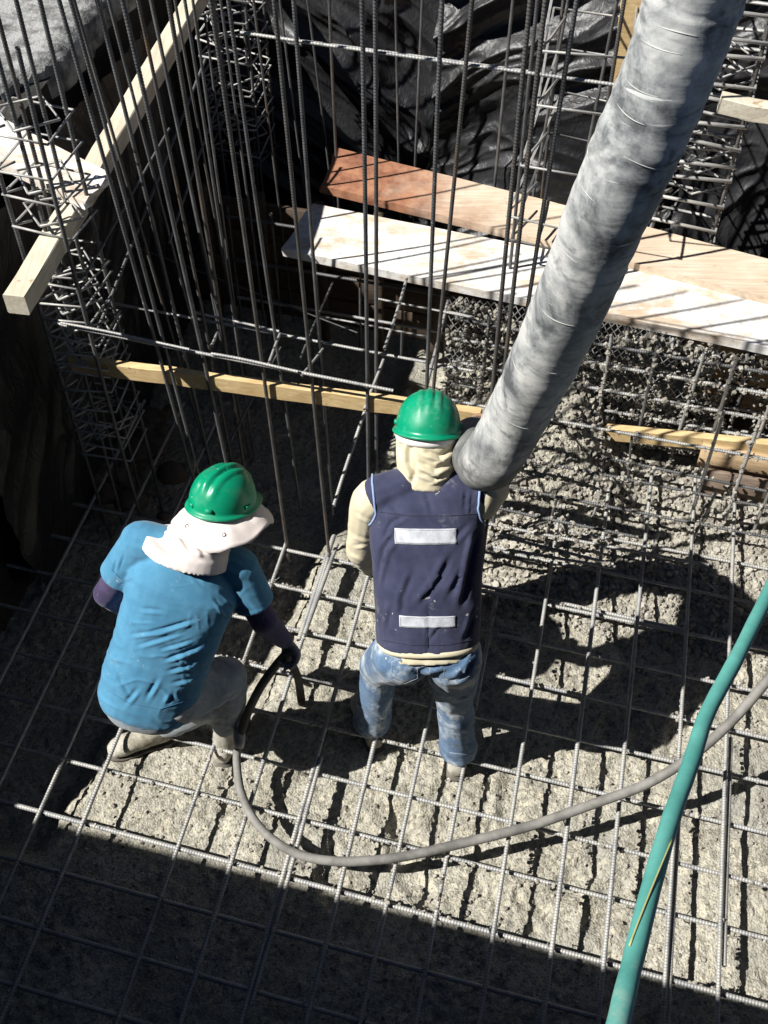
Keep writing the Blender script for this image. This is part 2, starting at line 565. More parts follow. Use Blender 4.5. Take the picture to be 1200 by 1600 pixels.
ring_in = LEFT + BACK[1:] + RIGHT[1:] + [(-3.35, .4)]
ctr = (.5, 3.2)
mb = MB()
vin, vout = [], []
for i, (x, y) in enumerate(ring_in):
    zt = TOPZ if i < len(LEFT) or i == len(ring_in) - 1 else TOPZ + .35
    dx, dy = x - ctr[0], y - ctr[1]
    L = math.hypot(dx, dy)
    vin.append((x - dx / L * .02, y - dy / L * .02, zt)); vout.append((ctr[0] + dx / L * 60, ctr[1] + dy / L * 60, TOPZ + .2))
k = len(ring_in)
mb.add(vin + vout, [(i, (i + 1) % k, k + (i + 1) % k, k + i) for i in range(k)])
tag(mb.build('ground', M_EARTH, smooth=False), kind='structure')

# pale cast ledge along the top of the left bank, broken edge
rnd = random.Random(4)
EDGE = []
for (x0, y0), (x1, y1) in zip([(-1.70, 4.62)] + WALL[6:-1], WALL[6:]):
    n = 16
    for i in range(n):
        EDGE.append((x0 + (x1 - x0) * i / n, y0 + (y1 - y0) * i / n))
mb = MB()
top, bot, outer = [], [], []
for i, (x, y) in enumerate(EDGE):
    j = .16 * noise.noise(Vector((x * 2.5, y * 2.5, 1))) + .05 * noise.noise(Vector((x * 14, y * 14, 4)))
    top.append(Vector((x + .06 + j, y - .03, TOPZ + .05 + .02 * rnd.random())))
m = 14
V, F = [], []
for i, p in enumerate(top):
    V.append(p + Vector((.015 * rnd.random(), 0, -.16)))
    for q in range(m):
        w = q / (m - 1)
        V.append(Vector((p.x - 1.9 * w, p.y + .3 * w, TOPZ + .05 + .02 * noise.noise(Vector((p.x * 2 - w * 5, p.y * 4, 0))) + .012 * noise.noise(Vector((p.x * 8 - w * 20, p.y * 11, 3))))))
n1 = m + 1
for i in range(len(top) - 1):
    for q in range(m):
        F.append((i * n1 + q, (i + 1) * n1 + q, (i + 1) * n1 + q + 1, i * n1 + q + 1))
mb.add(V, F)
tag(mb.build('concrete_ledge', M_LEDGE, smooth=True), kind='structure')

# the raised deck the photographer stands on, and the wall that carries it; its edge throws the near shade
E0, E1 = Vector((-4.2, 1.255, 0)), Vector((4.5, -1.0, 0))
back = Vector((-.25, -1, 0)) * 7
mb = MB()
mb.add(*slab4([E0 + Z * 3 + back, E1 + Z * 3 + back, E1 + Z * 3, E0 + Z * 3], .26))
deck = mb.build('concrete_deck', M_LEDGE, smooth=False, base=(0, -1, 2.74))
tag(deck, 'raised concrete deck at the near edge of the pit', 'deck')
mb = MB()
o = Vector((-.05, -.2, 0))
mb.add(*slab4([E0 + Z * 2.735 + back + o, E1 + Z * 2.735 + back + o, E1 + Z * 2.735 + o, E0 + Z * 2.735 + o], 3.1))
tag(mb.build('retaining_wall', M_LEDGE, smooth=False, base=(0, -1, -.36)), 'concrete retaining wall under the raised deck at the near side', 'wall')

# ------------------------------------------------------------------ plastic sheets on the pit walls
def sheet(name, p00, du, dv, nu, nv, amp, seed, mat, label, ang=.6, group=None, freq=1.0, cut=None):
    """a hanging sheet: folds run diagonally; relief is real geometry"""
    p00, du, dv = Vector(p00), Vector(du), Vector(dv)
    nrm = du.cross(dv).normalized()
    U, Vv = np.meshgrid(np.linspace(0, 1, nu), np.linspace(0, 1, nv))
    x, y = U * du.length * freq, Vv * dv.length * freq
    warp = fbm(x * 1.3, y * 1.3, 3, seed) * 1.6
    a = ang + 1.1 * (fbm(x * .8 + 9, y * .8, 2, seed + 3) - .5)
    xr, yr = x * np.cos(a) + y * np.sin(a), -x * np.sin(a) + y * np.cos(a)
    f1 = 1 - np.abs(2 * fbm(xr * 1.0 + warp, yr * 3.6, 2, seed + 5) - 1)
    f2 = 1 - np.abs(2 * fbm(xr * 2.6 + warp * 2, yr * 10, 2, seed + 7) - 1)
    f3 = 1 - np.abs(2 * fbm(xr * 7 + warp * 3, yr * 24, 2, seed + 8) - 1)
    d = amp * (1.0 * (f1 ** 2 - .5) + .26 * (f2 ** 2 - .4) + .05 * (f3 ** 2 - .4) + .9 * (fbm(x * 1.1, y * 1.1, 2, seed + 11) - .5))
    rag = .05 * (fbm(y * 4, y * 0 + seed, 3, seed) - .5)
    P = np.array(p00)[None, None] + (U + rag * (1 - 2 * U))[..., None] * np.array(du) + (Vv + .06 * (fbm(x * 3, x * 0 + 2, 3, seed + 1) - .5) * (1 - 2 * Vv))[..., None] * np.array(dv) + d[..., None] * np.array(nrm)
    idx = np.arange(nu * nv).reshape(nv, nu)
    F = np.stack([idx[:-1, :-1], idx[:-1, 1:], idx[1:, 1:], idx[1:, :-1]], -1).reshape(-1, 4)
    base = Vector(p00)
    me = np_mesh(name, P.reshape(-1, 3) - np.array(base), F); me.materials.append(mat)
    o = bpy.data.objects.new(name, me); link(o); o.location = base; ORG[o.name] = base
    return tag(o, label, 'plastic sheet', group)
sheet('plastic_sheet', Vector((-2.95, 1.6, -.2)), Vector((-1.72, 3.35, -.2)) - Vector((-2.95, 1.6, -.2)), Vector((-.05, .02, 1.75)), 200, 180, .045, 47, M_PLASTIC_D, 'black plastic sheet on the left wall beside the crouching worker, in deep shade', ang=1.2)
up = Vector((0, 0, 1)) + ND * .1
sheet('plastic_sheet', site(-1.35, 2.62, -.2), BD * 1.3, up * 2.05, 230, 260, .13, 4, M_PLASTIC, 'crumpled black plastic sheet on the back wall, between the stirrup column and the middle bars', ang=-.75)
sheet('plastic_sheet', site(-.15, 2.5, -.2), BD * 1.6, up * 2.0, 300, 260, .14, 17, M_PLASTIC, 'black plastic sheet with diagonal folds on the back wall, left of the thick hose', ang=.55)
sheet('plastic_sheet', site(1.3, 2.3, -.2), BD * 1.8, up * 2.2, 260, 260, .13, 29, M_PLASTIC, 'black plastic sheet with hanging folds behind the planks, right of the thick hose', ang=1.2)
lw0, lw1 = Vector((-1.93, 3.2, -.2)), Vector((-1.36, 5.55, -.2))
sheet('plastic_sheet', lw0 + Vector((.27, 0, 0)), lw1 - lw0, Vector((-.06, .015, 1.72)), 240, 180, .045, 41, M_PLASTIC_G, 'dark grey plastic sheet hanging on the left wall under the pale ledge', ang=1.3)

# ------------------------------------------------------------------ reinforcement mat over the floor
mat_root = thing('rebar_mat', 'wide steel rebar grid laid flat over the fresh concrete', 'rebar grid', site(1.2, -1.5, 0))
px_lines = [(607, 1398), (682, 1422), (772, 1447), (862, 1475), (945, 1500), (1037, 1530), (1122, 1545), (525, 1387), (442, 1365), (362, 1345), (277, 1325), (122, 1290), (60, 1277)]
us = sorted(uoff(*onz(x, y, 0)[:2])[0] for x, y in px_lines)
us = [us[0] - .42, us[0] - .21] + us + [us[-1] + .19, us[-1] + .38, us[-1] + .57]
us.append(us[0] + .0); us = sorted(set(us))
rm = random.Random(11)
tA = AD.dot(ND)
for i, u in enumerate(us):
    a = site(u, -1.552, .0)
    far = .95 if u > .9 else (.02 if u > -.7 else .75)
    far += rm.uniform(-.05, .05)
    near = -3.2
    p0 = a + AD * ((near + 1.552) / tA); p1 = a + AD * ((far + 1.552) / tA)
    p0.z += rm.uniform(-.006, .006); p1.z += rm.uniform(-.006, .006) + (.05 if u > .9 else 0)
    rebar(p0, p1, rm.choice([.0085, .009, .0095]), M_MAT, mat_root, bow=rm.uniform(0, .012))
    if i in (6, 13, 14):
        l = rm.uniform(.9, 1.3)
        q0 = a + BD * .021 + AD * rm.uniform(-.5, .3)
        rebar(q0, q0 + AD * l, .009, M_MAT, mat_root, bow=.004)
SP = .2217
for k in range(-14, 1):
    off = k * SP + rm.uniform(-.012, .012) * (k != -7)
    p0, p1 = site(-2.15 + rm.uniform(-.1, .1), off, -.019), site(3.3, off + rm.uniform(-.015, .015), -.019)
    if off > -1.2: p0 = site(-1.75 + .1 * k / 3, off, -.019)
    rebar(p0, p1, .009 if k != -7 else .0105, M_MAT, mat_root, bow=rm.uniform(0, .012))
    if k in (0, -11):
        q = rm.uniform(-.6, .6)
        rebar(site(q, off + .02, -.018), site(q + 1.5, off + .021, -.018), .009, M_MAT, mat_root, bow=.004)
for k, (u0, u1) in {1: (.2, 3.2), 2: (.9, 3.2)}.items():
    rebar(site(u0, k * SP, -.02), site(u1, k * SP, .01), .008, M_MAT, mat_root, bow=.01)
# the lapped starter bar at the foot of the cage
rebar(onz(522, 836, .0), onz(466, 1004, .005), .012, M_MAT, mat_root)
rebar(onz(527, 850, .012), onz(474, 996, .01), .010, M_MAT, mat_root)
# wire ties at the crossings, joined: too small to pick apart
mb = MB()
for u in us:
    for k in range(-14, 1):
        if rm.random() < .55: continue
        off = k * SP
        uu = u + (off + 1.552) * math.tan(R(-2.5))
        c = site(uu, off, -.008)
        if abs(c.x) > 2.4: continue
        ph = rm.uniform(0, 6)
        pts = [c + Vector((math.cos(ph + t) * .016, math.sin(ph + t) * .016, .012 * math.cos(2 * t + ph))) for t in (0, 1.2, 2.4, 3.6, 4.8, 6.0)]
        pts.append(pts[-1] + Vector((rm.uniform(-.02, .02), rm.uniform(-.02, .02), .022)))
        mb.add(*tube(pts, .0022, 4))
tag(mb.build('tie_wire', M_WIRE, mat_root), kind='stuff')

# ------------------------------------------------------------------ the tall wall cage
cage = thing('wall_rebar_cage', 'tall cage of upright rebar in rows, standing behind the two workers', 'rebar cage', site(.6, .2, -.12))
G = .34
def down(p, q, z):
    t = (z - p.z) / (q.z - p.z)
    return p + (q - p) * t
rv = random.Random(5)
def vbar(x0, y0, x1, y1, off, floor=True, r=.0105, m=None, ext=.55, pair=0, ribs=True, bow=.01):
    p, q = onw(x0, y0, off), onw(x1, y1, off)
    p, q = p + (p - q).normalized() * (ext if y0 <= 20 else 0), q
    if floor: q = down(p, q, -.13)
    r *= .70
    mm = m or (M_BARR if rv.random() < .15 else M_BAR)
    rebar(q, p, r, mm, cage, ribs=ribs, bow=bow)
    if pair:
        d = BD * pair
        rebar(q + d + Z * .05, p + d * rv.uniform(.8, 1.3), r, mm, cage, ribs=ribs, bow=bow)
for a in [
    # front row
    (93, 0, 295, 720, 0, True, .0105, M_BAR, .5, .026), (189, 0, 352, 715, 0, True, .0118), (328, 19, 445, 830, 0, True, .0112, M_BARR),
    (429, 0, 515, 865, 0, True, .011, M_BARR), (564, 0, 577, 760, 0, True, .0115), (695, 0, 669, 600, 0, True, .011),
    (831, 0, 770, 600, 0, True, .0115, M_BARR, .5, .03),
    # second row
    (148, 0, 283, 540, G, True, .0118), (259, 0, 380, 720, G, True, .0125), (360, 0, 431, 521, G, True), (459, 0, 522, 820, G, True, .0115),
    (584, 0, 588, 562, G, True, .012), (738, 0, 687, 525, G, True, .0115, M_BARR), (905, 0, 829, 461, G, True, .012), (212, 0, 300, 420, G, True, .01),
    (240, 0, 330, 430, .6, True, .01), (285, 0, 345, 380, .6, True, .0095), (300, 0, 350, 360, .9, True, .009),
    # far row, behind the planks
    (320, 22, 358, 320, 1.9, True, .010), (517, 0, 526, 225, 2.0, True, .012), (620, 0, 624, 225, 2.2, True, .010), (661, 0, 650, 255, 2.2, True, .011),
    (802, 0, 772, 289, 2.0, True, .012), (890, 0, 834, 311, 1.95, True, .011), (967, 0, 911, 277, 1.9, True, .012),
    (232, 0, 302, 330, .6, True, .010), (275, 0, 330, 300, 1.2, True, .0095), (345, 0, 376, 225, 1.5, True, .010), (395, 0, 420, 200, 1.7, True, .0095), (118, 0, 205, 300, .5, True, .010), (170, 0, 268, 380, .7, True, .010),
    (440, 0, 462, 180, 2.1, True, .0095), (478, 0, 498, 150, 2.15, True, .0095),
]:
    vbar(*a)
def hbar(x0, y0, x1, y1, off, r=.009, m=None, e0=0, e1=0):
    p, q = onw(x0, y0, off), onw(x1, y1, off)
    d = (q - p).normalized()
    rebar(p - d * e0, q + d * e1, r * .6, m or M_MAT, cage, bow=.004)
hbar(84, 504, 620, 612, -.022, .0115)
hbar(95, 505, 300, 546, -.04, .009)
hbar(330, 553, 470, 581, -.035, .010)
hbar(176, 474, 669, 566, G + .03, .0105, None, .1, .2)
hbar(300, 487, 440, 518, G + .015, .010)
hbar(640, 560, 700, 572, G + .05, .010)
hbar(419, 56, 949, 131, G + .025, .010, None, .1, .25)
hbar(430, 60, 830, 112, G + .05, .008)
hbar(600, 468, 745, 497, .8, .008, None, .05)
hbar(580, 510, 672, 527, .8, .008, None, .25)
hbar(700, 488, 745, 497, .82, .008)
hbar(240, 398, 560, 520, 1.2, .007, M_BAR, .3)
# ties running across the cage, front to back
def cross(x0, y0, x1, y1, o0, o1, r=.007, m=None):
    rebar(onw(x0, y0, o0), onw(x1, y1, o1), r * .85, m or M_BAR, cage, bow=.003)
cross(150, 520, 322, 90, -.03, 1.6, .0085)
cross(132, 430, 265, 200, 0, 1.0)
cross(345, 150, 262, 385, 1.6, .5)
cross(522, 790, 572, 636, 0, .5, .010, M_MAT)
cross(470, 590, 505, 545, -.01, G, .007, M_MAT)
cross(418, 571, 438, 520, -.01, G, .007, M_MAT)
cross(330, 540, 342, 515, -.01, G, .007, M_MAT)
cross(601, 545, 636, 435, G, 1.0, .008, M_MAT)
cross(668, 600, 700, 470, 0, 1.0, .008, M_MAT)
cross(570, 640, 600, 560, 0, G, .008, M_MAT)
cross(470, 560, 520, 440, .2, .9, .006)
cross(360, 690, 440, 540, .2, .9, .006)

# ------------------------------------------------------------------ stirrup columns
def column(label, x, y, wx, wy, z0, z1, lean, s0, s1, pitch, seed, bars=8, rust=.2, r=.0085, tilt=.1, sr=.0062, rot=.1, bright=.8, inner=.65, pitch2=None):
    rc = random.Random(seed)
    root = thing('column_rebar_cage', label, 'rebar cage', (x, y, z0), 'column cages of stirrups')
    lean = Vector(lean)
    def axis(z): return Vector((x, y, z)) + lean * (z - z0)
    pos = [(-1, -1), (1, -1), (1, 1), (-1, 1), (0, -1), (0, 1), (-1, 0), (1, 0)][:bars]
    for a, b in pos:
        d = BD * (a * wx / 2) + ND * (b * wy / 2)
        e = Vector((rc.uniform(-.02, .02), rc.uniform(-.02, .02), 0))
        rebar(axis(z0) + d, axis(z1 + rc.uniform(-.1, .3)) + d + e, r, M_BARR if rc.random() < rust else M_BAR, root, bow=.012)
    z = s0
    while z < s1:
        if pitch2 and z > pitch2[0]: pitch = pitch2[1]
        c = axis(z)
        tx, ty, rz = rc.uniform(-tilt, tilt), rc.uniform(-tilt, tilt), rc.uniform(-rot, rot)
        b = BD.copy(); b.rotate(Matrix.Rotation(rz, 3, 'Z')); nn = ND.copy(); nn.rotate(Matrix.Rotation(rz, 3, 'Z'))
        def P(a, q):
            return c + b * (a * (wx / 2 + .012)) + nn * (q * (wy / 2 + .012)) + Z * (tx * a * wx / 2 + ty * q * wy / 2)
        loop = [P(-1, -.6), P(-1, -1), P(1, -1), P(1, 1), P(-1, 1), P(-1, -.94), P(-.86, -.8), P(-.6, -.45)]
        mb = MB(); mb.add(*tube(loop, sr, 6))
        mb.build('stirrup', M_MAT if rc.random() < bright else M_BAR, root)
        if rc.random() < inner:
            k = rc.uniform(.02, .05)
            loop = [P(0, -1.03) + Z * k, P(1.02, 0) + Z * k, P(0, 1.03) + Z * k, P(-1.02, 0) + Z * k, P(-.02, -1.0) + Z * k, P(.1, -.6) + Z * k]
            mb = MB(); mb.add(*tube(loop, .0056, 5))
            mb.build('stirrup', M_MAT if rc.random() < bright else M_BAR, root)
        z += pitch * rc.uniform(.7, 1.3)
    return root
cL = onw(145, 560, .12)
column('dense stirrup column cage at the left, pierced by the pale timber', cL.x, cL.y, .21, .22, -.25, 2.5, (0, 0, 0), .36, 2.2, .082, 3, tilt=.16, rot=.16, bright=1, bars=6, sr=.0055, pitch2=(1.42, .17))
column('dark narrow stirrup column cage at the back, left of the black plastic', -.80, 5.75, .26, .26, -.2, 2.0, (0, 0, 0), .62, 1.6, .085, 5, bars=6, tilt=.2)
p = onz(878, 330, .8)
column('open stirrup column cage straddling the planks, left of the thick hose', *site(*uoff(*onz(880, 338, .8)[:2]))[:2], .34, 1.0, -.2, 2.4, (0, 0, 0), .95, 2.3, .24, 8, bars=4, rust=.5, tilt=.08, inner=0)
cR = onz(1075, 372, .8)
column('close stirrup column cage behind the planks, right of the thick hose', cR.x, cR.y + .12, .30, .28, -.2, 2.2, (0, 0, 0), .78, 2.1, .105, 9, bars=4, tilt=.1, sr=.0095, bright=1, inner=.3)

# ------------------------------------------------------------------ beam cage, its form boards and the concrete spilt on it
FO = 1.02
BB = []
beamc = thing('beam_rebar_cage', 'concrete-splashed beam cage of crossed bars below the planks', 'rebar cage', site(2.2, FO + .3, -.1))
rb = random.Random(21)
def bbar(p0, p1, r=.008, m=None):
    BB.append((p0, p1))
    rebar(p0, p1, r, m or (M_MAT if rb.random() < .6 else M_BAR), beamc, bow=.006)
for o, zs in ((FO, (.12, .27, .42, .56, .70)), (FO + .1, (.2, .35, .5, .66)), (FO + .5, (.15, .4, .68))):
    for z in zs:
        bbar(site(.35 if o < FO + .3 else -1.0, o, z + rb.uniform(-.012, .012)), site(3.25, o + rb.uniform(-.01, .01), z + rb.uniform(-.012, .012)), .0085)
for o, zs, u0 in ((.06, (.2, .32), .42), (.3, (.1, .24), .5), (.55, (.12, .28), .45), (.8, (.16, .34), .4)):
    for z in zs:
        a_ = u0 + rb.uniform(-.1, .15)
        e_ = 1.25 + rb.uniform(-.3, .5) if o < .5 else 2.2 + rb.uniform(-.3, .6)
        bbar(site(a_, o + rb.uniform(-.03, .03), z + rb.uniform(-.02, .02)), site(e_, o + rb.uniform(-.03, .03), z + rb.uniform(-.03, .03)), .0075)
for i in range(9):
    u_ = .5 + i * .17 + rb.uniform(-.05, .05); o_ = .3 + .25 * (i % 3) + rb.uniform(-.03, .03)
    bbar(site(u_, o_, -.08), site(u_ + rb.uniform(-.04, .04), o_ + rb.uniform(-.03, .03), .26 + .08 * (i % 2)), .007)
u = .5
while u < 3.2:
    bbar(site(u, FO - .012, -.1), site(u + rb.uniform(-.02, .02), FO - .012, .77), .0085)
    if rb.random() < .8: bbar(site(u + .09, FO + .11, -.1), site(u + .09, FO + .11, .76), .008)
    bbar(site(u + .05, FO, .74), site(u + .05, FO + .7, .74), .007)
    u += .19 * rb.uniform(.8, 1.25)
for u in np.arange(-1.0, .5, .24):
    bbar(site(u, FO + .52, -.1), site(u, FO + .52, .74), .008, M_BAR)
mb = MB()                       # expanded metal lath behind the front bars, too fine to pick apart
rlx = random.Random(2)
for i in range(58):
    for j in range(30):
        u, z = .32 + i * .034 + (j % 2) * .017, .0 + j * .026
        if u > 1.5 + .2 * math.sin(j * 1.7): continue
        for sg in (-1, 1):
            a_, b_ = site(u, FO + .06 + rlx.uniform(-.006, .006), z), site(u + sg * .017, FO + .06 + rlx.uniform(-.006, .006), z + .026)
            t = (b_ - a_).normalized(); w = t.cross(ND) * .0022
            mb.add([a_ - w, a_ + w, b_ + w, b_ - w], [(0, 1, 2, 3)])
tag(mb.build('lath_mesh', M_MAT, beamc), kind='stuff')
form = thing('formwork_panel', 'yellowish formwork boards seen through the beam cage bars at the right', 'formwork', site(2.3, FO + .2, -.1))
for i in range(5):
    mb = MB(); z = .02 + i * .152
    mb.add(*beam(site(1.5 + rb.uniform(-.06, .1), FO + .2 + rb.uniform(0, .012), z), site(3.2, FO + .2, z + rb.uniform(-.006, .006)), .03, .146, jit=.001, seed=i))
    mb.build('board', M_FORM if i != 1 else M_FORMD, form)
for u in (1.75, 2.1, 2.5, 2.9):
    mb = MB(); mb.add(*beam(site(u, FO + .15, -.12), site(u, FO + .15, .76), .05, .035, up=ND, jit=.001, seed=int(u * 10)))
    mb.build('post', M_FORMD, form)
lowf = thing('formwork_panel', 'low brown formwork boards at the right edge, below the yellow batten', 'formwork', onw(1150, 800, .72))
for ya, yb, o, m_, sd in ((741, 800, .88, M_FORMD2, 61), (703, 737, .92, M_FORM, 62)):
    zt, zb = onw(1150, ya, o).z, onw(1150, yb, o).z
    a_ = onw(1090, (ya + yb) / 2, o); u0 = uoff(a_.x, a_.y)[0]
    mb = MB(); mb.add(*beam(site(u0, o, (zt + zb) / 2), site(3.2, o, (zt + zb) / 2), .025, zt - zb, jit=.001, seed=sd)); mb.build('board', m_, lowf)
for px_ in (1100, 1158, 1215):
    a_ = onw(px_, 740, .68); u0 = uoff(a_.x, a_.y)[0]
    bbar(site(u0, .69, -.12), site(u0, .69, .72), .008)
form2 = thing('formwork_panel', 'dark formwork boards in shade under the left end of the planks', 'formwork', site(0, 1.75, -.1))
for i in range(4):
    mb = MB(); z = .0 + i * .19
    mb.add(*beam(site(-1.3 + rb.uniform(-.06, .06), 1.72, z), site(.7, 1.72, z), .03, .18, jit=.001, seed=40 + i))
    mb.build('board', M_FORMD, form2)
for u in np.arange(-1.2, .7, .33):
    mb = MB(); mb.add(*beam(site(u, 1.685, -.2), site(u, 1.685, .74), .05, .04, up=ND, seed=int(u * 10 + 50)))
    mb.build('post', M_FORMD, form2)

# lumps of splashed aggregate on the bars and the heap: past counting
def lump_proto(seed):
    r = random.Random(seed)
    v, f = ellipsoid((0, 0, 0), (1, 0, 0), (0, 1, 0), (0, 0, 1), 6, 4)
    v = [p * r.uniform(.65, 1.25) for p in v]
    return v, f
protos = [lump_proto(i) for i in range(6)]
mb = MB()
rl = random.Random(77)
def lump(c, s):
    v, f = rl.choice(protos)
    a = Matrix.Rotation(rl.uniform(0, 6.28), 3, 'Z') @ Matrix.Rotation(rl.uniform(0, 3), 3, 'X')
    mb.add([c + (a @ p) * s for p in v], f)
for a_, b_ in BB:              # crusted on the bars of the cage
    L_ = (b_ - a_).length
    for i in range(int(L_ * 62)):
        t = rl.random()
        c = a_ + (b_ - a_) * t
        u, o = uoff(c.x, c.y)
        if u < .28 or o > FO + .3 or rl.random() > 1.1 - .42 * max(0, u - .7): continue
        s = rl.uniform(.004, .0125) * (1.5 if rl.random() < .1 else 1)
        lump(c + Vector((rl.gauss(0, .008), rl.gauss(0, .008), rl.gauss(0, .008))), s)
for i in range(5200):          # caught in the expanded lath behind the bars
    u = rl.uniform(.3, 2.2); z = rl.uniform(.0, .76)
    if rl.random() > 1.15 - .6 * max(0, u - .6): continue
    if noise.noise(Vector((u * 7, z * 9, 3))) < -.12: continue
    lump(site(u, FO + .06 + rl.gauss(0, .012), z), rl.uniform(.005, .015))
for i in range(7500):          # on the heap and the floor round it
    u = rl.uniform(.25, 2.7); o = rl.uniform(-.05, 1.1)
    p = site(u, o)
    z = float(conc_height(np.array([p.x]), np.array([p.y]))[0])
    lump(Vector((p.x, p.y, z + .002)), rl.uniform(.005, .017) * (1 if rl.random() < .93 else 1.8))
for i in range(1500):          # loose aggregate over the lit floor
    u = rl.uniform(-.6, 2.8); o = rl.uniform(-2.0, .1)
    p = site(u, o)
    z = float(conc_height(np.array([p.x]), np.array([p.y]))[0])
    lump(Vector((p.x, p.y, z + .002)), rl.uniform(.004, .011))
for i in range(2600):          # clots left on the mat bars
    if rl.random() < .5:
        u = rl.choice(us); o = rl.uniform(-1.6, .3); uu = u + (o + 1.552) * math.tan(R(-2.5))
        c = site(uu, o, .0)
    else:
        c = site(rl.uniform(-.6, 2.6), rl.choice(range(-7, 1)) * SP, -.018)
    if noise.noise(c * 3.1) < .02 or (uoff(c.x, c.y)[0] < .55 and uoff(c.x, c.y)[1] > -.02) or uoff(c.x, c.y)[0] < -.55: continue
    lump(c + Vector((rl.gauss(0, .004), rl.gauss(0, .004), rl.gauss(.004, .004))), rl.uniform(.004, .0105))
tag(mb.build('concrete_splatter', M_SPLAT, smooth=False), 'lumps of spilt wet concrete stuck to the beam cage and heaped beside it', 'concrete', kind='stuff')

# stony rubble at the foot of the dark trench on the left
rs = random.Random(15)
mb = MB()
for i in range(46):
    px, py = rs.gauss(195, 38), rs.gauss(705, 42)
    s = rs.uniform(.03, .085)
    c = onz(px, py, -.17)
    v, f = ellipsoid((0, 0, 0), (s * 1.15, 0, 0), (0, s * .9, 0), (0, 0, s * .7), 12, 8)
    v = [p * (1 + .3 * noise.noise(p * 14 + Vector((i * 3, 0, 0)))) for p in v]
    mb.add([c + p + Z * s * .4 for p in v], f)
tag(mb.build('rubble', M_ROCK), 'brown stones heaped in the shaded trench below the stirrup column', 'rubble', kind='stuff')

# ------------------------------------------------------------------ timbers and planks
def timber(name, p0, p1, w, h, mat, label, cat='timber', up=Z, jit=.0015, seed=0, group=None):
    mb = MB(); mb.add(*beam(p0, p1, w, h, up, jit=jit, seed=seed))
    return tag(mb.build(name, mat, smooth=False, base=p0), label, cat, group)
tp0, tp1 = onz(26, 477, 1.58), onz(318, -20, 1.58)
timber('timber', tp0, tp1 + (tp1 - tp0) * .25, .085, .085, M_LUMBER, 'pale square timber slanting through the stirrup column at the left', seed=1)
def plank(corners, th, mat, label, group=None, seed=0, nl=26, nw=5):
    """four top corners: a, b at one end, c, d at the other; edges slightly uneven, board slightly cupped"""
    a, b, c, d = [Vector(p) for p in corners]
    r = random.Random(seed)
    V, F = [], []
    for side in (0, 1):
        for i in range(nl + 1):
            t = i / nl
            p, q = a + (d - a) * t, b + (c - b) * t
            e1, e2 = r.uniform(-.004, .004), r.uniform(-.004, .004)
            for j in range(nw + 1):
                s = j / nw
                s2 = s + (e1 if j == 0 else e2 if j == nw else 0)
                x = p + (q - p) * s2
                x = x + Z * (.006 * (2 * s - 1) ** 2 + .004 * math.sin(t * 7 + seed) - side * th)
                if i == 0: x = x + (d - a).normalized() * r.uniform(-.008, .008)
                V.append(x)
    w = nw + 1; top = (nl + 1) * w
    for i in range(nl):
        for j in range(nw):
            F.append((i * w + j, i * w + j + 1, (i + 1) * w + j + 1, (i + 1) * w + j)[::-1])
            F.append((top + i * w + j, top + i * w + j + 1, top + (i + 1) * w + j + 1, top + (i + 1) * w + j))
    for i in range(nl):
        F.append((i * w, (i + 1) * w, top + (i + 1) * w, top + i * w)[::-1])
        F.append((i * w + nw, (i + 1) * w + nw, top + (i + 1) * w + nw, top + i * w + nw))
    for j in range(nw):
        F.append((j, j + 1, top + j + 1, top + j))
        F.append((nl * w + j, nl * w + j + 1, top + nl * w + j + 1, top + nl * w + j)[::-1])
    mb = MB(); mb.add(V, F)
    return tag(mb.build('plank', mat, smooth=False, base=a), label, 'plank', group)
plank([onz(440, 390, .80), onz(488, 319, .80), onz(1420, 500, .80), onz(1420, 590, .80)], .045, M_PLANK_W, 'near whitish plank of the walkway, dusted with dry concrete', 'planks of the walkway', 3)
plank([onz(500, 290, .83), onz(526, 231, .83), onz(1420, 462, .85), onz(1420, 520, .85)], .045, M_PLANK_R, 'far plank of the walkway, stained red-brown at its left end', 'planks of the walkway', 5)
plank([onz(132, 318, 1.67), onz(172, 272, 1.67), onz(-170, 95, 1.67), onz(-170, 170, 1.67)][::1], .04, M_PLANK_W, 'short white plank laid on the left ledge, ending at the pale timber', None, 9, 12, 4)
timber('timber', onw(112, 566, .035), onw(752, 652, .035), .035, .08, M_YELLOW, 'long yellow batten tied along the front bars at the left, behind the helmet', 'batten', seed=3, jit=.003)
timber('timber', onw(912, 671, FO - .07), onw(1330, 712, FO - .07), .04, .085, M_YELLOW, 'yellow batten with a pointed end at the right, on the beam cage', 'batten', seed=4, jit=.001)
timber('timber', onw(968, 165, 1.75), onw(1000, -60, 1.75), .11, .05, M_YELLOW, 'upright yellow post behind the column cage, left of the thick hose', 'post', up=ND, seed=5)
timber('timber', onw(1124, 160, 1.6), onw(1330, 202, 1.6), .07, .075, M_LUMBER, 'rough pale timber crossing in front of the plastic, right of the thick hose', 'timber', seed=6, jit=.004)

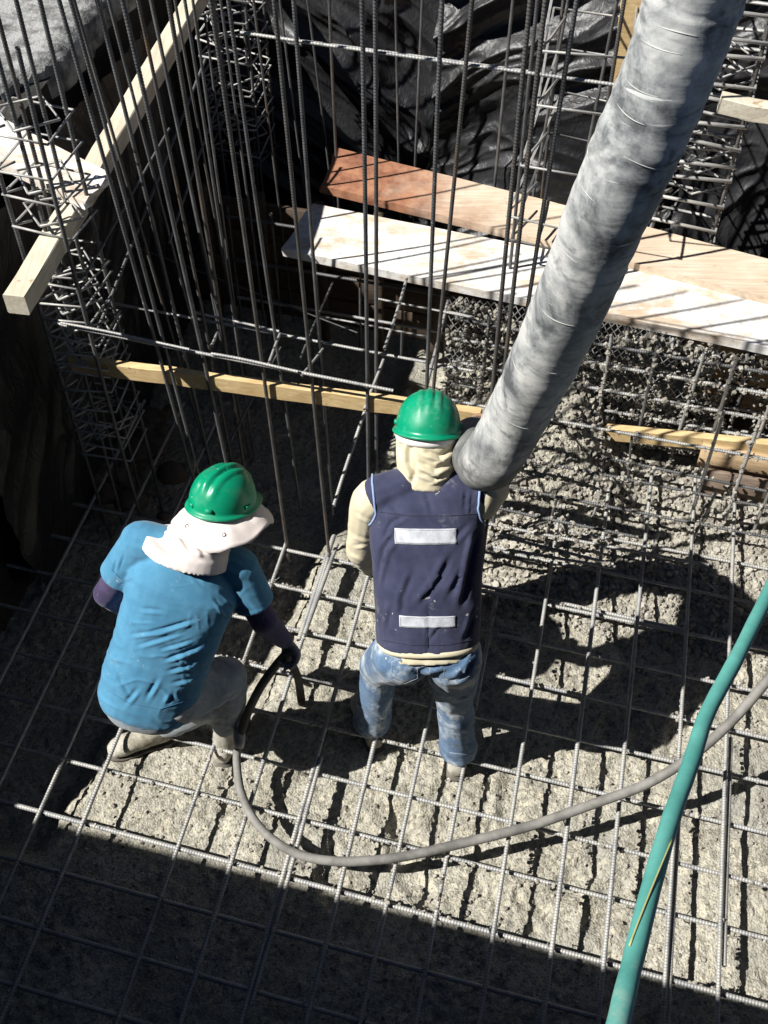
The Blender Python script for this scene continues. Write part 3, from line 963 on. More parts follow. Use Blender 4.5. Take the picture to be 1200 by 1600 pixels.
# ------------------------------------------------------------------ hoses
def hose_mat(nt, b):
    tc = N(nt, 'ShaderNodeTexCoord')
    v = tc.outputs['Object']
    c = ramp(nt, noise_t(nt, v, 5, 7, .7, .4), [(.36, (.1, .105, .11)), (.46, (.3, .31, .31)), (.56, (.52, .52, .5)), (.7, (.66, .65, .62))])
    band = ramp(nt, noise_t(nt, coords(nt, (3, 3, 16), rot=(R(-12), R(26), 0)), 2.4, 3, .55), [(.3, (.45, .45, .47)), (.42, (1, 1, 1)), (.7, (1.1, 1.1, 1.08))])
    c = mix(nt, .7, c, band, 'MULTIPLY')
    sm = ramp(nt, noise_t(nt, v, 13, 4, .6, .8), [(.33, (.35, .36, .38)), (.43, (1, 1, 1))])
    c = mix(nt, .75, c, sm, 'MULTIPLY')
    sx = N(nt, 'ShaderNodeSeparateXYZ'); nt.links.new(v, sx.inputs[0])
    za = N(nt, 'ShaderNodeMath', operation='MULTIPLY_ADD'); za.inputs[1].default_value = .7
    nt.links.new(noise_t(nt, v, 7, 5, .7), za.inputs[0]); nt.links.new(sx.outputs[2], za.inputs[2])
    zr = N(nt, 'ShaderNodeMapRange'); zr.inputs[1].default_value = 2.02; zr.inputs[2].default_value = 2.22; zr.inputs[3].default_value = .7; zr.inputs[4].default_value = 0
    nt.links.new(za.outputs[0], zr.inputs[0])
    c = mix(nt, zr.outputs[0], c, (.1, .1, .098))  # shadow on the hose's lower end, put into the colour with a ragged edge
    cr = N(nt, 'ShaderNodeMapRange'); cr.inputs[1].default_value = .68; cr.inputs[2].default_value = .71
    nt.links.new(noise_t(nt, coords(nt, (4, 4, 34), rot=(R(-12), R(26), 0)), 1.0, 4, .6), cr.inputs[0])
    c = mix(nt, cr.outputs[0], c, (.62, .62, .6))
    nt.links.new(c, b.inputs['Base Color'])
    b.inputs['Roughness'].default_value = .72
    bump(nt, b, noise_t(nt, coords(nt, (5, 5, 24), rot=(R(-12), R(26), 0)), 1.2, 3, .5), .35, .006)
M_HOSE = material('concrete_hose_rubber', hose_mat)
M_RUB = simple('grey_rubber', (.13, .125, .115), (.26, .25, .23), 12, .75, .3, .002)
M_RUBD = simple('dark_rubber', (.07, .062, .052), (.16, .145, .12), 12, .75, .3, .002)
M_TEAL = simple('teal_hose', (.07, .275, .24), (.115, .385, .335), 7, .5, .25, .002, dust=(.3, .42, .36), dust_lo=.6, dust_hi=.8)
M_COUP = simple('coupling_metal', (.35, .34, .32), (.55, .53, .5), 20, .5, .2, .001)

hp = [at(1160, -230, 1.98) + Vector((.9, .35, 5.5)), at(1160, -230, 1.98) + Vector((.45, .16, 2.2)), at(1160, -230, 1.98) + Vector((.12, .02, .5)), at(1160, -230, 1.98), at(1115, -90, 2.06), at(1084, 0, 2.15), at(1030, 150, 2.31), at(963, 300, 2.5), at(880, 500, 2.93), at(812, 640, 3.36), at(763, 722, 3.6)]
hp += [Vector((.315, 2.62, 1.44)), Vector((.325, 2.84, 1.26)), Vector((.30, 2.96, .95)), Vector((.30, 2.98, .5)), Vector((.30, 2.98, -.08))]
sp = spline(hp, 14)
rr = []
for i, p in enumerate(sp):
    a = i / (len(sp) - 1)
    rr.append(.0945 + .0012 * math.sin(i * 2.1) + .003 * noise.noise(Vector((i * .35, 0, 0))) - (.006 if i > 14 * 10 else 0))
hose = thing('concrete_hose', 'thick grey concrete pump hose coming down over the worker in the vest', 'hose', (.3, 2.98, -.08))
mb = MB(); v, f = tube(sp, rr, 40)
v = [p + (Vector((noise.noise(p * 9), noise.noise(p * 9 + Vector((5, 0, 0))), noise.noise(p * 9 + Vector((0, 7, 0))))) * .0035) for p in v]
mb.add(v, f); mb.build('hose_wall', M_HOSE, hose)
rh = random.Random(3)
M_MARK = simple('pale_cement_line', (.42, .42, .4), (.55, .55, .53), 20, .8, .1)
FRH = frames(sp)
for k in range(16):             # thin ridges of dried cement round the hose
    i = int(42 + 8 + k * 5.3 + rh.uniform(-2, 2))
    fr = FRH[i]
    view = Vector((0, 0, H)) - sp[i]
    a0 = math.atan2(view.dot(fr[1]), view.dot(fr[0])) + rh.uniform(-.9, .3); a1 = rh.uniform(.5, 1.1)
    pts = [sp[i] + (fr[0] * math.cos(a0 + a1 * t / 14) + fr[1] * math.sin(a0 + a1 * t / 14)) * (rr[i] + .0004) + fr[2] * .004 * math.sin(t * .2 + k) for t in range(15)]
    mb = MB(); mb.add(*tube(pts, [.0003 + .0011 * math.sin(math.pi * t / 14) for t in range(15)], 5)); mb.build('cement_ridge', M_MARK, hose)

vib = thing('vibrator_hose', 'thin grey vibrator hose looping over the mat from the blue-shirted worker', 'hose', onz(460, 1332, .02))
vp = [at(452, 1018, 4.36), onz(436, 1034, .47), onz(408, 1072, .36), onz(386, 1116, .22), onz(374, 1152, .13)]
mb = MB(); mb.add(*tube(spline(vp, 8), .018, 12)); mb.build('flexible_shaft', M_RUBD, vib)
vp2 = [onz(374, 1152, .13), onz(370, 1190, .06), onz(379, 1245, .035), onz(410, 1297, .025), onz(462, 1333, .025), onz(530, 1346, .025), onz(620, 1340, .03), onz(720, 1318, .05), onz(830, 1290, .08), onz(930, 1255, .13), onz(1010, 1225, .2), onz(1080, 1182, .29), onz(1140, 1130, .4), onz(1200, 1062, .55), onz(1300, 940, .8), onz(1420, 800, 1.1), Vector((2.6, 2.6, 1.6)), Vector((3.15, 2.75, 2.0)), Vector((4.0, 2.9, 2.0))]
mb = MB(); mb.add(*tube(spline(vp2, 10), lerp_list([.0165, .0165, .017, .0175, .018, .019, .019] + [.0195] * 12, 10), 14)); mb.build('hose_line', M_RUB, vib)
mb = MB(); mb.add(*tube([onz(373.5, 1138, .15), onz(374, 1146, .14), onz(373.5, 1160, .115), onz(373, 1168, .1)], [.02, .025, .025, .021], 14)); mb.build('coupling', M_COUP, vib)
vp3 = [at(447, 1026, 4.35), onz(458, 1040, .38), onz(466, 1062, .22), onz(470, 1088, .02), onz(471, 1098, -.1)]
mb = MB(); mb.add(*tube(spline(vp3, 8), lerp_list([.014, .015, .017, .018, .018], 8), 12)); mb.build('poker', M_RUBD, vib)

gp = [Vector((3.9, 3.6, 1.99)), Vector((3.1, 3.35, 2.0)), Vector((2.4, 3.0, 1.72)), at(1330, 660, 3.5), at(1230, 865, 2.98), at(1192, 945, 2.8), at(1150, 1030, 2.6), at(1105, 1115, 2.43), at(1082, 1185, 2.3), at(1050, 1275, 2.14), at(1022, 1370, 1.98), at(994, 1480, 1.83), at(966, 1600, 1.68), at(940, 1720, 1.55), Vector((.29, .17, 2.87)), Vector((.28, .02, 3.03)), Vector((.22, -.4, 3.021)), Vector((.1, -1.6, 3.021))]
mb = MB(); gs = spline(gp, 9)
mb.add(*tube(gs, [.0176 + .0012 * noise.noise(Vector((i * .3, 0, 0))) for i in range(len(gs))], 18))
tag(mb.build('garden_hose', M_TEAL, base=gp[5]), 'teal green hose crossing the lower right, close to the camera', 'hose')
M_YC = simple('yellow_cord', (.4, .38, .14), (.5, .47, .2), 20, .6, .1)
fr = frames(gs)
pts = []
lo_i, hi_i = 58 + 27, 73 + 27
for i in range(lo_i, hi_i + 1):
    k = (i - lo_i) / (hi_i - lo_i)
    q = Vector((0, 0, H)) - gs[i]
    q = (q - fr[i][2] * q.dot(fr[i][2])).normalized()
    s = fr[i][2].cross(q).normalized()
    if s.x < 0: s = -s
    a = math.radians(42 - 75 * k)
    pts.append(gs[i] + (q * math.cos(a) + s * math.sin(a)) * .0190)
mb = MB(); mb.add(*tube(pts, .0019, 6))
tag(mb.build('yellow_cord', M_YC, base=pts[0]), 'thin yellow cord lying along the teal hose', 'cord')

# ------------------------------------------------------------------ the two workers
def cloth(name, c1, c2, weave=320, rough=.85, stains=None, slo=.62, shi=.74, sscale=7, bs=.3):
    def f(nt, b):
        v = coords(nt)
        c = ramp(nt, noise_t(nt, v, 9, 5, .65), [(.35, c1), (.65, c2)])
        if stains:
            mr = N(nt, 'ShaderNodeMapRange'); mr.inputs[1].default_value = slo; mr.inputs[2].default_value = shi
            nt.links.new(noise_t(nt, v, sscale, 7, .75), mr.inputs[0])
            c = mix(nt, mr.outputs[0], c, stains)
        sp_ = N(nt, 'ShaderNodeMapRange'); sp_.inputs[1].default_value = .7; sp_.inputs[2].default_value = .74
        nt.links.new(noise_t(nt, v, 55, 2, .5), sp_.inputs[0])
        gate = N(nt, 'ShaderNodeMapRange'); gate.inputs[1].default_value = .5; gate.inputs[2].default_value = .62
        nt.links.new(noise_t(nt, v, 5, 3, .6), gate.inputs[0])
        sg = N(nt, 'ShaderNodeMath', operation='MULTIPLY'); nt.links.new(sp_.outputs[0], sg.inputs[0]); nt.links.new(gate.outputs[0], sg.inputs[1])
        c = mix(nt, sg.outputs[0], c, (.5, .48, .43))
        nt.links.new(c, b.inputs['Base Color'])
        b.inputs['Roughness'].default_value = rough
        b.inputs['Specular IOR Level'].default_value = .25
        b.inputs['Sheen Weight'].default_value = .15
        bump(nt, b, noise_t(nt, v, weave, 2, .5), bs, .001)
    return material(name, f)
M_SKIN = simple('skin', (.33, .19, .12), (.42, .25, .17), 12, .55, .1, .001)
M_HAIR = simple('hair', (.012, .01, .009), (.03, .024, .02), 60, .5, .4, .002)
M_EYE = simple('eye', (.6, .58, .55), (.7, .68, .65), 30, .25, .02)
M_LIP = simple('lip', (.28, .12, .09), (.34, .16, .12), 30, .5, .05)
M_NAVY = cloth('navy_cloth', (.026, .03, .064), (.048, .052, .1), stains=(.2, .2, .22), slo=.6, shi=.8, sscale=10)
M_CREAM = cloth('cream_cloth', (.56, .49, .33), (.7, .63, .46), stains=(.42, .34, .22), slo=.66, shi=.8)
M_WHITEC = cloth('white_cloth', (.68, .66, .62), (.8, .79, .76))
M_DENIM = cloth('denim', (.05, .1, .19), (.14, .225, .34), stains=(.58, .61, .62), slo=.5, shi=.66, sscale=6)
M_BLUE = cloth('blue_cloth', (.055, .2, .335), (.085, .265, .42), stains=(.3, .42, .5), slo=.62, shi=.82, sscale=10)
M_PURPLE = cloth('purple_cloth', (.04, .03, .075), (.075, .055, .125))
M_GREYC = cloth('pale_worn_denim', (.2, .24, .28), (.38, .42, .45), stains=(.62, .62, .58), slo=.5, shi=.64)
M_PINKW = cloth('white_sunshade_cloth', (.74, .65, .61), (.86, .79, .75), stains=(.6, .4, .34), slo=.66, shi=.8, sscale=9)
M_BOOT = simple('tan_rubber', (.2, .18, .13), (.33, .3, .23), 8, .7, .5, .004, dust=(.44, .42, .36), dust_lo=.4, dust_hi=.52)
M_GLOVE = simple('grey_glove', (.2, .19, .2), (.36, .34, .34), 14, .8, .4, .002)
def helmet_mat(nt, b):
    v = coords(nt)
    c = ramp(nt, noise_t(nt, v, 6, 4, .6), [(.35, (.0, .25, .125)), (.65, (.004, .31, .16))])
    dm = N(nt, 'ShaderNodeMapRange'); dm.inputs[1].default_value = .54; dm.inputs[2].default_value = .74; dm.inputs[4].default_value = .5
    nt.links.new(noise_t(nt, v, 11, 8, .78), dm.inputs[0])
    c = mix(nt, dm.outputs[0], c, (.2, .4, .3))
    sp_ = N(nt, 'ShaderNodeMapRange'); sp_.inputs[1].default_value = .74; sp_.inputs[2].default_value = .79
    nt.links.new(noise_t(nt, v, 70, 2, .5), sp_.inputs[0])
    c = mix(nt, sp_.outputs[0], c, (.5, .5, .45))
    scr = N(nt, 'ShaderNodeMapRange'); scr.inputs[1].default_value = .70; scr.inputs[2].default_value = .73; scr.inputs[4].default_value = .5
    nt.links.new(noise_t(nt, coords(nt, (14, 90, 30), rot=(.4, .3, .8)), 1, 3, .6), scr.inputs[0])
    c = mix(nt, scr.outputs[0], c, (.02, .14, .08))
    nt.links.new(c, b.inputs['Base Color'])
    r = ramp(nt, noise_t(nt, v, 9, 7, .75), [(.4, (.24, .24, .24)), (.7, (.55, .55, .55))])
    nt.links.new(r, b.inputs['Roughness'])
    bump(nt, b, noise_t(nt, v, 40, 5, .7), .06, .001)
M_GREEN = material('green_hard_plastic', helmet_mat)
M_REFL = simple('reflective_tape', (.42, .44, .48), (.62, .64, .68), 30, .35, .5, .002, 220, dust=(.3, .3, .3), dust_lo=.58, dust_hi=.75, dscale=26)
M_PIPE = cloth('blue_piping', (.22, .3, .5), (.3, .4, .6))
M_RED = cloth('red_cloth', (.5, .12, .08), (.6, .2, .14))

def fuse(mb, voxel, smooth=4, fac=.5):
    """voxel-fuse overlapping closed shapes into one continuous surface"""
    me = mb.mesh('tmp')
    o = bpy.data.objects.new('tmp', me); COL.objects.link(o)
    m = o.modifiers.new('r', 'REMESH'); m.mode = 'VOXEL'; m.voxel_size = voxel; m.use_smooth_shade = True
    if smooth:
        s = o.modifiers.new('s', 'SMOOTH'); s.iterations = smooth; s.factor = fac
    dg = bpy.context.evaluated_depsgraph_get()
    dg.update()
    out = bpy.data.meshes.new_from_object(o.evaluated_get(dg), depsgraph=dg)
    bpy.data.objects.remove(o); bpy.data.meshes.remove(me)
    return out
def put(name, me, mat, parent, fold=None):
    """apply folds (a function of position -> offset along the normal) and parent"""
    n = len(me.vertices)
    co = np.empty(n * 3, np.float32); me.vertices.foreach_get('co', co)
    no = np.empty(n * 3, np.float32); me.vertices.foreach_get('normal', no)
    co = co.reshape(-1, 3).astype(float); no = no.reshape(-1, 3)
    if fold is not None:
        co = co + no * fold(co)[:, None]
    co -= np.array(origin(parent))
    me.vertices.foreach_set('co', co.astype(np.float32).ravel()); me.update()
    me.materials.clear(); me.materials.append(mat)
    me.polygons.foreach_set('use_smooth', np.ones(len(me.polygons), bool))
    me.name = name
    return link(bpy.data.objects.new(name, me), parent)
def ridged(P, axes, freq, seed, warp=.6):
    """fold pattern: ridges spread across `axes` (rows = scaled directions)"""
    q = P @ np.array(axes, float).T * freq
    w = fbm(q[:, 0] * .5 + q[:, 2], q[:, 1] * .5 - q[:, 2], 2, seed) * warp * 3
    r = 1 - np.abs(2 * fbm(q[:, 0] + w, q[:, 1] + .7 * q[:, 2], 2, seed + 4) - 1)
    return r ** 2 - .4
def creases(me, items):
    """creases laid on a garment along sight lines: a valley with a raised lip beside it"""
    from mathutils.bvhtree import BVHTree
    bv = BVHTree.FromPolygons([v.co for v in me.vertices], [tuple(p.vertices) for p in me.polygons])
    segs = []
    for pts, w, d in items:
        hits = []
        for x, y in pts:
            h = bv.ray_cast(Vector((0, 0, H)), ray(x, y).normalized())
            if h[0] is not None: hits.append(np.array(h[0]))
        n = len(hits) - 1
        for i in range(n):
            segs.append((hits[i], hits[i + 1], w, d, i == 0, i == n - 1))
    def f(P):
        out = np.zeros(len(P))
        best = np.zeros(len(P))
        for a, b, w, d, first, last in segs:
            ab = b - a; L = np.dot(ab, ab) + 1e-9
            t = np.clip((P - a) @ ab / L, 0, 1)
            q = P - a - t[:, None] * ab
            dist = np.linalg.norm(q, axis=1)
            view = a - np.array([0, 0, H]); side = np.cross(view, ab); side /= np.linalg.norm(side)
            sg = q @ side
            fade = np.ones(len(P))
            if first: fade *= np.clip(t * 2.5 + .15, 0, 1)
            if last: fade *= np.clip((1 - t) * 2.5 + .15, 0, 1)
            v = fade * d * (-np.exp(-(dist / w) ** 2) + .7 * np.exp(-(((sg - 1.7 * w) / w) ** 2) - np.clip(dist - 3 * w, 0, 1) * 200))
            m = np.abs(v) > np.abs(best)
            best = np.where(m, v, best)
        return best
    return f
def lerp(a, b, t): return Vector(a) * (1 - t) + Vector(b) * t

def hand(mb, wrist, d, pn, side, curl, s=1.0):
    """palm, four bent fingers of unequal length and a thumb leaving the side of the palm near its base.
    d: direction to the fingertips, pn: palm normal (the side the fingers close towards), side: +1 thumb towards d x pn"""
    d = Vector(d).normalized(); pn = Vector(pn); pn = (pn - d * pn.dot(d)).normalized()
    x = d.cross(pn) * side
    w = Vector(wrist)
    rings = []
    for t, hw, hd in ((-.03, .026, .021), (0, .027, .02), (.03, .036, .019), (.06, .041, .016), (.088, .041, .014)):
        rings.append((w + d * t * s, x * hw * s, pn * hd * s))
    mb.add(*loft(rings, 14, 2.4))
    L = (.066, .076, .07, .054)
    for i in range(4):
        base = w + d * .078 * s + x * (.030 - i * .02) * s
        p = base - d * .02 * s
        path = [p, base]
        a = .15
        for k, (f, c) in enumerate(((.45, 1.0), (.3, 1.25), (.25, .9))):
            a += curl * c
            base = base + (d * math.cos(a) + pn * math.sin(a)) * L[i] * f * s * 1.15
            path.append(base)
        mb.add(*capsule(path, [.0098 * s, .0096 * s, .0092 * s, .0086 * s, .0075 * s], 9))
    b = w + d * .022 * s + x * .026 * s
    t1 = b + (x * .75 + d * .55 + pn * .35).normalized() * .036 * s
    t2 = t1 + (d * .7 + pn * .75 + x * .05).normalized() * .03 * s
    t3 = t2 + (d * .45 + pn * .85 - x * .35).normalized() * .025 * s
    mb.add(*capsule([b - x * .012 * s, b, t1, t2, t3], [.014 * s, .0135 * s, .012 * s, .0108 * s, .009 * s], 9))
def boot(mb, ankle, toe_dir, shin_dir, h=.2, s=1.0):
    """a rubber boot: shaft along shin_dir, sole under the ankle"""
    a = Vector(ankle); t = Vector(toe_dir); t.z = 0; t.normalize(); sd = Vector(shin_dir).normalized()
    x = t.cross(Z)
    mb.add(*capsule([a + sd * h, a + sd * h * .5, a + sd * .02, a - Z * .03], [.064 * s, .058 * s, .052 * s, .05 * s], 16))
    rings = []
    for q, hw, hh, up_ in ((-.075, .022, .03, -.062), (-.06, .038, .045, -.05), (0, .043, .05, -.045), (.07, .045, .04, -.056), (.13, .05, .034, -.063), (.175, .043, .027, -.069), (.2, .022, .018, -.075)):
        rings.append((a + t * q * s + Z * up_ * s, x * hw * s, Z * hh * s))
    mb.add(*loft(rings, 16, 2.5))
def boot_sole(ankle, toe_dir, s=1.0):
    a = Vector(ankle); t = Vector(toe_dir); t.z = 0; t.normalize(); x = t.cross(Z)
    out = [(-.085, .02), (-.07, .038), (-.02, .043), (.04, .041), (.1, .049), (.15, .05), (.19, .036), (.21, .014)]
    ring = [a + t * q * s + x * w * s for q, w in out] + [a + t * q * s - x * w * s for q, w in reversed(out)]
    n = len(ring)
    v = [p - Z * .096 for p in ring] + [p - Z * .115 for p in ring]
    f = [tuple(range(n)), tuple(range(2 * n - 1, n - 1, -1))] + [(i, n + i, n + (i + 1) % n, (i + 1) % n) for i in range(n)]
    mb = MB(); mb.add(v, f); return mb

def helmet(parent, c, u, f, ridges, seed, tabs=False):
    """hard hat: dome, raised ribs over the crown, rolled rim, short peak in front. c: centre of the rim plane"""
    c = Vector(c); u = Vector(u).normalized(); f = Vector(f); f = (f - u * f.dot(u)).normalized(); r = f.cross(u)
    a, b, h = .130, .110, .126
    n, m = 72, 30
    V, F = [], []
    for i in range(m + 1):
        ph = (i / m) * math.pi / 2
        for k in range(n):
            th = 2 * math.pi * k / n
            cr, sr = math.cos(th), math.sin(th)
            rad = math.cos(ph) ** .82
            x, y, z = b * cr * rad, a * sr * rad, h * math.sin(ph) ** .93
            g = 0
            for cx, hw, hh in ridges:
                w = abs(x - cx) / hw
                if w < 1:
                    g = max(g, hh * (1 - w ** 4) * min(1, max(0, (z - .035) / .03)) * min(1, max(0, (.118 - abs(y)) / .03 + .2)))
            nn = Vector((x / b ** 2, y / a ** 2, z / h ** 2)).normalized()
            p = Vector((x, y, z)) + nn * g
            V.append(c + r * p.x + f * p.y + u * p.z)
    for i in range(m):
        for k in range(n):
            k2 = (k + 1) % n
            F.append((i * n + k, i * n + k2, (i + 1) * n + k2, (i + 1) * n + k))
    # rim: out and slightly down, longer in front
    rows = []
    for j, (o, d) in enumerate(((.004, -.004), (.010, -.008), (.012, -.013), (.008, -.017), (.0, -.014), (-.004, .0))):
        row = []
        for k in range(n):
            th = 2 * math.pi * k / n
            cr, sr = math.cos(th), math.sin(th)
            pk = max(0, sr) ** 6
            oo = o + (.045 * pk if j in (1, 2, 3) else .012 * pk)
            row.append(len(V))
            V.append(c + r * (cr * (b + oo)) + f * (sr * (a + oo)) + u * (d - .012 * pk * (j in (1, 2, 3))))
        rows.append(row)
    prev = list(range(n))
    for row in rows:
        for k in range(n):
            k2 = (k + 1) % n
            F.append((prev[k], row[k], row[k2], prev[k2]))
        prev = row
    # inner shell
    base = len(V)
    for i in range(0, m + 1, 3):
        ph = (i / m) * math.pi / 2
        for k in range(n):
            th = 2 * math.pi * k / n
            rad = math.cos(ph) ** .82
            V.append(c + r * ((b - .004) * math.cos(th) * rad) + f * ((a - .004) * math.sin(th) * rad) + u * ((h - .004) * math.sin(ph) ** .93))
    q = len(range(0, m + 1, 3))
    for k in range(n):
        F.append((prev[k], base + k, base + (k + 1) % n, prev[(k + 1) % n]))
    for i in range(q - 1):
        for k in range(n):
            k2 = (k + 1) % n
            F.append((base + i * n + k, base + (i + 1) * n + k, base + (i + 1) * n + k2, base + i * n + k2))
    mb = MB(); mb.add(V, F)
    o = mb.build('helmet', M_GREEN, parent)
    # small slot lugs on the sides and the back
    for ang in (0, 180, 250, 290) if tabs else (0, 180):
        th = R(ang)
        d = r * math.cos(th) + f * math.sin(th)
        p = c + r * (math.cos(th) * b * .985) + f * (math.sin(th) * a * .985) + u * .016
        mb = MB(); mb.add(*beam(p - d.cross(u) * .013, p + d.cross(u) * .013, .016, .014, u, seg=2, ch=.003))
        mb.build('slot_lug', M_GREEN, o)
    return o

def head_shape(mb, c, u, f, s=1.0):
    c = Vector(c); u = Vector(u).normalized(); f = Vector(f); f = (f - u * f.dot(u)).normalized(); r = f.cross(u)
    mb.add(*ellipsoid(c + u * .03 * s, r * .077 * s, f * .096 * s, u * .105 * s, 20, 12))
    mb.add(*ellipsoid(c - u * .045 * s + f * .025 * s, r * .058 * s, f * .066 * s, u * .07 * s, 18, 10))
    mb.add(*capsule([c + f * .092 * s + u * .02 * s, c + f * .115 * s - u * .02 * s], [.009, .014], 10))
    for k in (-1, 1):
        mb.add(*ellipsoid(c + r * .078 * s * k - f * .005 * s, r * .01 * s, f * .02 * s, u * .032 * s, 10, 7))
    return r, f, u
def face(parent, c, u, f):
    c = Vector(c); u = Vector(u).normalized(); f = Vector(f); f = (f - u * f.dot(u)).normalized(); r = f.cross(u)
    for k in (-1, 1):
        mb = MB(); mb.add(*ellipsoid(c + f * .086 + u * .018 + r * .032 * k, r * .014, f * .009, u * .007, 12, 8)); mb.build('eye', M_EYE, parent)
        mb = MB(); mb.add(*capsule([c + f * .094 + u * .04 + r * .018 * k, c + f * .09 + u * .042 + r * .046 * k], [.004, .003], 8)); mb.build('eyebrow', M_HAIR, parent)
    mb = MB(); mb.add(*capsule([c + f * .088 - u * .052 - r * .024, c + f * .096 - u * .05, c + f * .088 - u * .052 + r * .024], [.004, .008, .004], 8)); mb.build('mouth', M_LIP, parent)

def torso_rings(P, Nk, rp, rs, sections):
    """sections: (t, halfwidth, halfdepth, back shift)"""
    P, Nk = Vector(P), Vector(Nk)
    ax = (Nk - P).normalized()
    out = []
    for t, hw, hd, sh in sections:
        r = lerp(rp, rs, min(1, max(0, t))); r = (r - ax * r.dot(ax)).normalized()
        fr_ = ax.cross(r)
        out.append((P + (Nk - P) * t - fr_ * sh * -1, r * hw, fr_ * hd))
    return out, ax

# ---------------- worker in the vest, seen from behind, leaning into the hose
P1, N1 = Vector((.158, 2.205, .86)), Vector((.145, 2.555, 1.355))
SL1, SR1 = Vector((-.045, 2.525, 1.30)), Vector((.33, 2.525, 1.30))
EL1, WL1 = Vector((-.085, 2.515, 1.04)), Vector((-.05, 2.60, .835))
ER1, WR1 = Vector((.405, 2.715, 1.14)), Vector((.425, 2.93, 1.2))
HL1, HR1 = Vector((.07, 2.205, .84)), Vector((.245, 2.2, .84))
KL1, KR1 = Vector((-.02, 2.39, .45)), Vector((.275, 2.28, .42))
AL1, AR1 = Vector((-.055, 2.40, -.02)), Vector((.312, 2.27, -.015))
HD1 = Vector((.148, 2.65, 1.445)); U1 = Vector((.03, .56, .82)); F1 = Vector((.05, .85, -.55))
w1 = thing('person', 'worker seen from behind in navy vest, jeans and green helmet, steadying the hose', 'person', (.13, 2.33, -.13))
rp1, rs1 = Vector((1, 0, 0)), (SR1 - SL1).normalized()

mb = MB()
rings, ax1 = torso_rings(P1, N1, rp1, rs1, [(-.1, .1, .07, 0), (.0, .14, .1, 0), (.2, .135, .1, 0), (.5, .145, .105, 0), (.8, .15, .095, 0), (.95, .1, .07, 0), (1.02, .055, .055, 0)])
mb.add(*loft(rings, 24, 2.3))
mb.add(*capsule([N1 - ax1 * .06, N1, HD1 - Vector(U1) * .02], [.058, .055, .055]))
head_shape(mb, HD1, U1, F1)
for S_, E_, W_ in ((SL1, EL1, WL1), (SR1, ER1, WR1)):
    mb.add(*capsule([lerp(S_, N1, .15), lerp(S_, E_, .2), E_], [.042, .044, .038])); mb.add(*capsule([E_, W_], [.04, .027]))
for h_, k_, a_ in ((HL1, KL1, AL1), (HR1, KR1, AR1)):
    mb.add(*capsule([lerp(h_, k_, .12), k_], [.07, .052])); mb.add(*capsule([k_, lerp(k_, a_, .35), a_], [.05, .05, .034]))
hand(mb, WL1, Vector((.5, .55, -.35)), Vector((.55, -.55, .1)), 1, .5)
hand(mb, WR1, Vector((-.45, .75, .1)), Vector((-.75, -.45, 0)), -1, .55)
for a_, t_ in ((AL1, (-.25, .9, 0)), (AR1, (.12, 1, 0))):
    t = Vector(t_).normalized()
    mb.add(*capsule([a_ - t * .04 - Z * .05, a_ + t * .06 - Z * .06, a_ + t * .15 - Z * .08], [.034, .034, .024]))
put('body', fuse(mb, .009, 2), M_SKIN, w1)
face(w1, HD1, U1, F1)

mb = MB()      # jeans
rings, _ = torso_rings(P1, N1, rp1, rs1, [(-.13, .03, .05, 0), (-.07, .12, .105, .006), (.02, .168, .13, .012), (.1, .172, .13, .012), (.2, .16, .12, .005), (.28, .15, .11, 0)])
mb.add(*loft(rings, 26, 2.4))
for h_, k_, a_ in ((HL1, KL1, AL1), (HR1, KR1, AR1)):
    mb.add(*capsule([h_ + Vector((0, -.01, .0)), lerp(h_, k_, .5), k_], [.108, .094, .08]))
    mb.add(*loft([(k_ + (k_ - a_) * .12, Vector((.07, 0, 0)), Vector((0, .074, 0))), (lerp(k_, a_, .3), Vector((.076, 0, 0)), Vector((0, .082, 0))), (lerp(k_, a_, .65), Vector((.074, 0, 0)), Vector((0, .08, 0))), (lerp(k_, a_, .93), Vector((.082, 0, 0)), Vector((0, .09, 0)))], 18))
def jean_fold(P):
    return .009 * ridged(P, ((1, .2, .3), (.25, .3, 1), (.2, 1, .2)), 7, 61) + .005 * ridged(P, ((.3, 0, 1), (1, .2, .5), (0, 1, 0)), 15, 71)
jm = fuse(mb, .0065, 4)
jean_cr = creases(jm, [([(597, 1022), (606, 1052), (618, 1072)], .011, .012), ([(625, 1015), (640, 1032), (652, 1042)], .010, .010), ([(652, 1050), (676, 1040), (698, 1034)], .010, .010),
    ([(746, 1005), (736, 1040), (714, 1062)], .012, .013), ([(700, 1062), (736, 1052)], .009, .009), ([(718, 1090), (742, 1078)], .010, .010), ([(716, 1104), (742, 1114)], .009, .008),
    ([(704, 1152), (736, 1162)], .009, .010), ([(592, 1082), (612, 1102)], .010, .010), ([(700, 1128), (738, 1136)], .009, .008), ([(585, 1100), (610, 1118)], .010, .009), ([(702, 1172), (738, 1176)], .008, .008), ([(668, 1020), (668, 1040)], .004, .005)])
jeans_o = put('jeans', jm, M_DENIM, w1, lambda P: .6 * jean_fold(P) + jean_cr(P))

for name, a_, t_, k_ in (('boot', AL1, (-.3, .9, 0), KL1), ('boot', AR1, (.15, 1, 0), KR1)):
    mb = MB(); boot(mb, a_, t_, (k_ - a_), .12)
    o = put(name, fuse(mb, .008, 2), M_BOOT, w1, lambda P: .003 * ridged(P, ((1, 0, 0), (0, 0, 1), (0, 1, 0)), 14, 3))
    boot_sole(a_, t_).build('sole', M_RUBD, o)

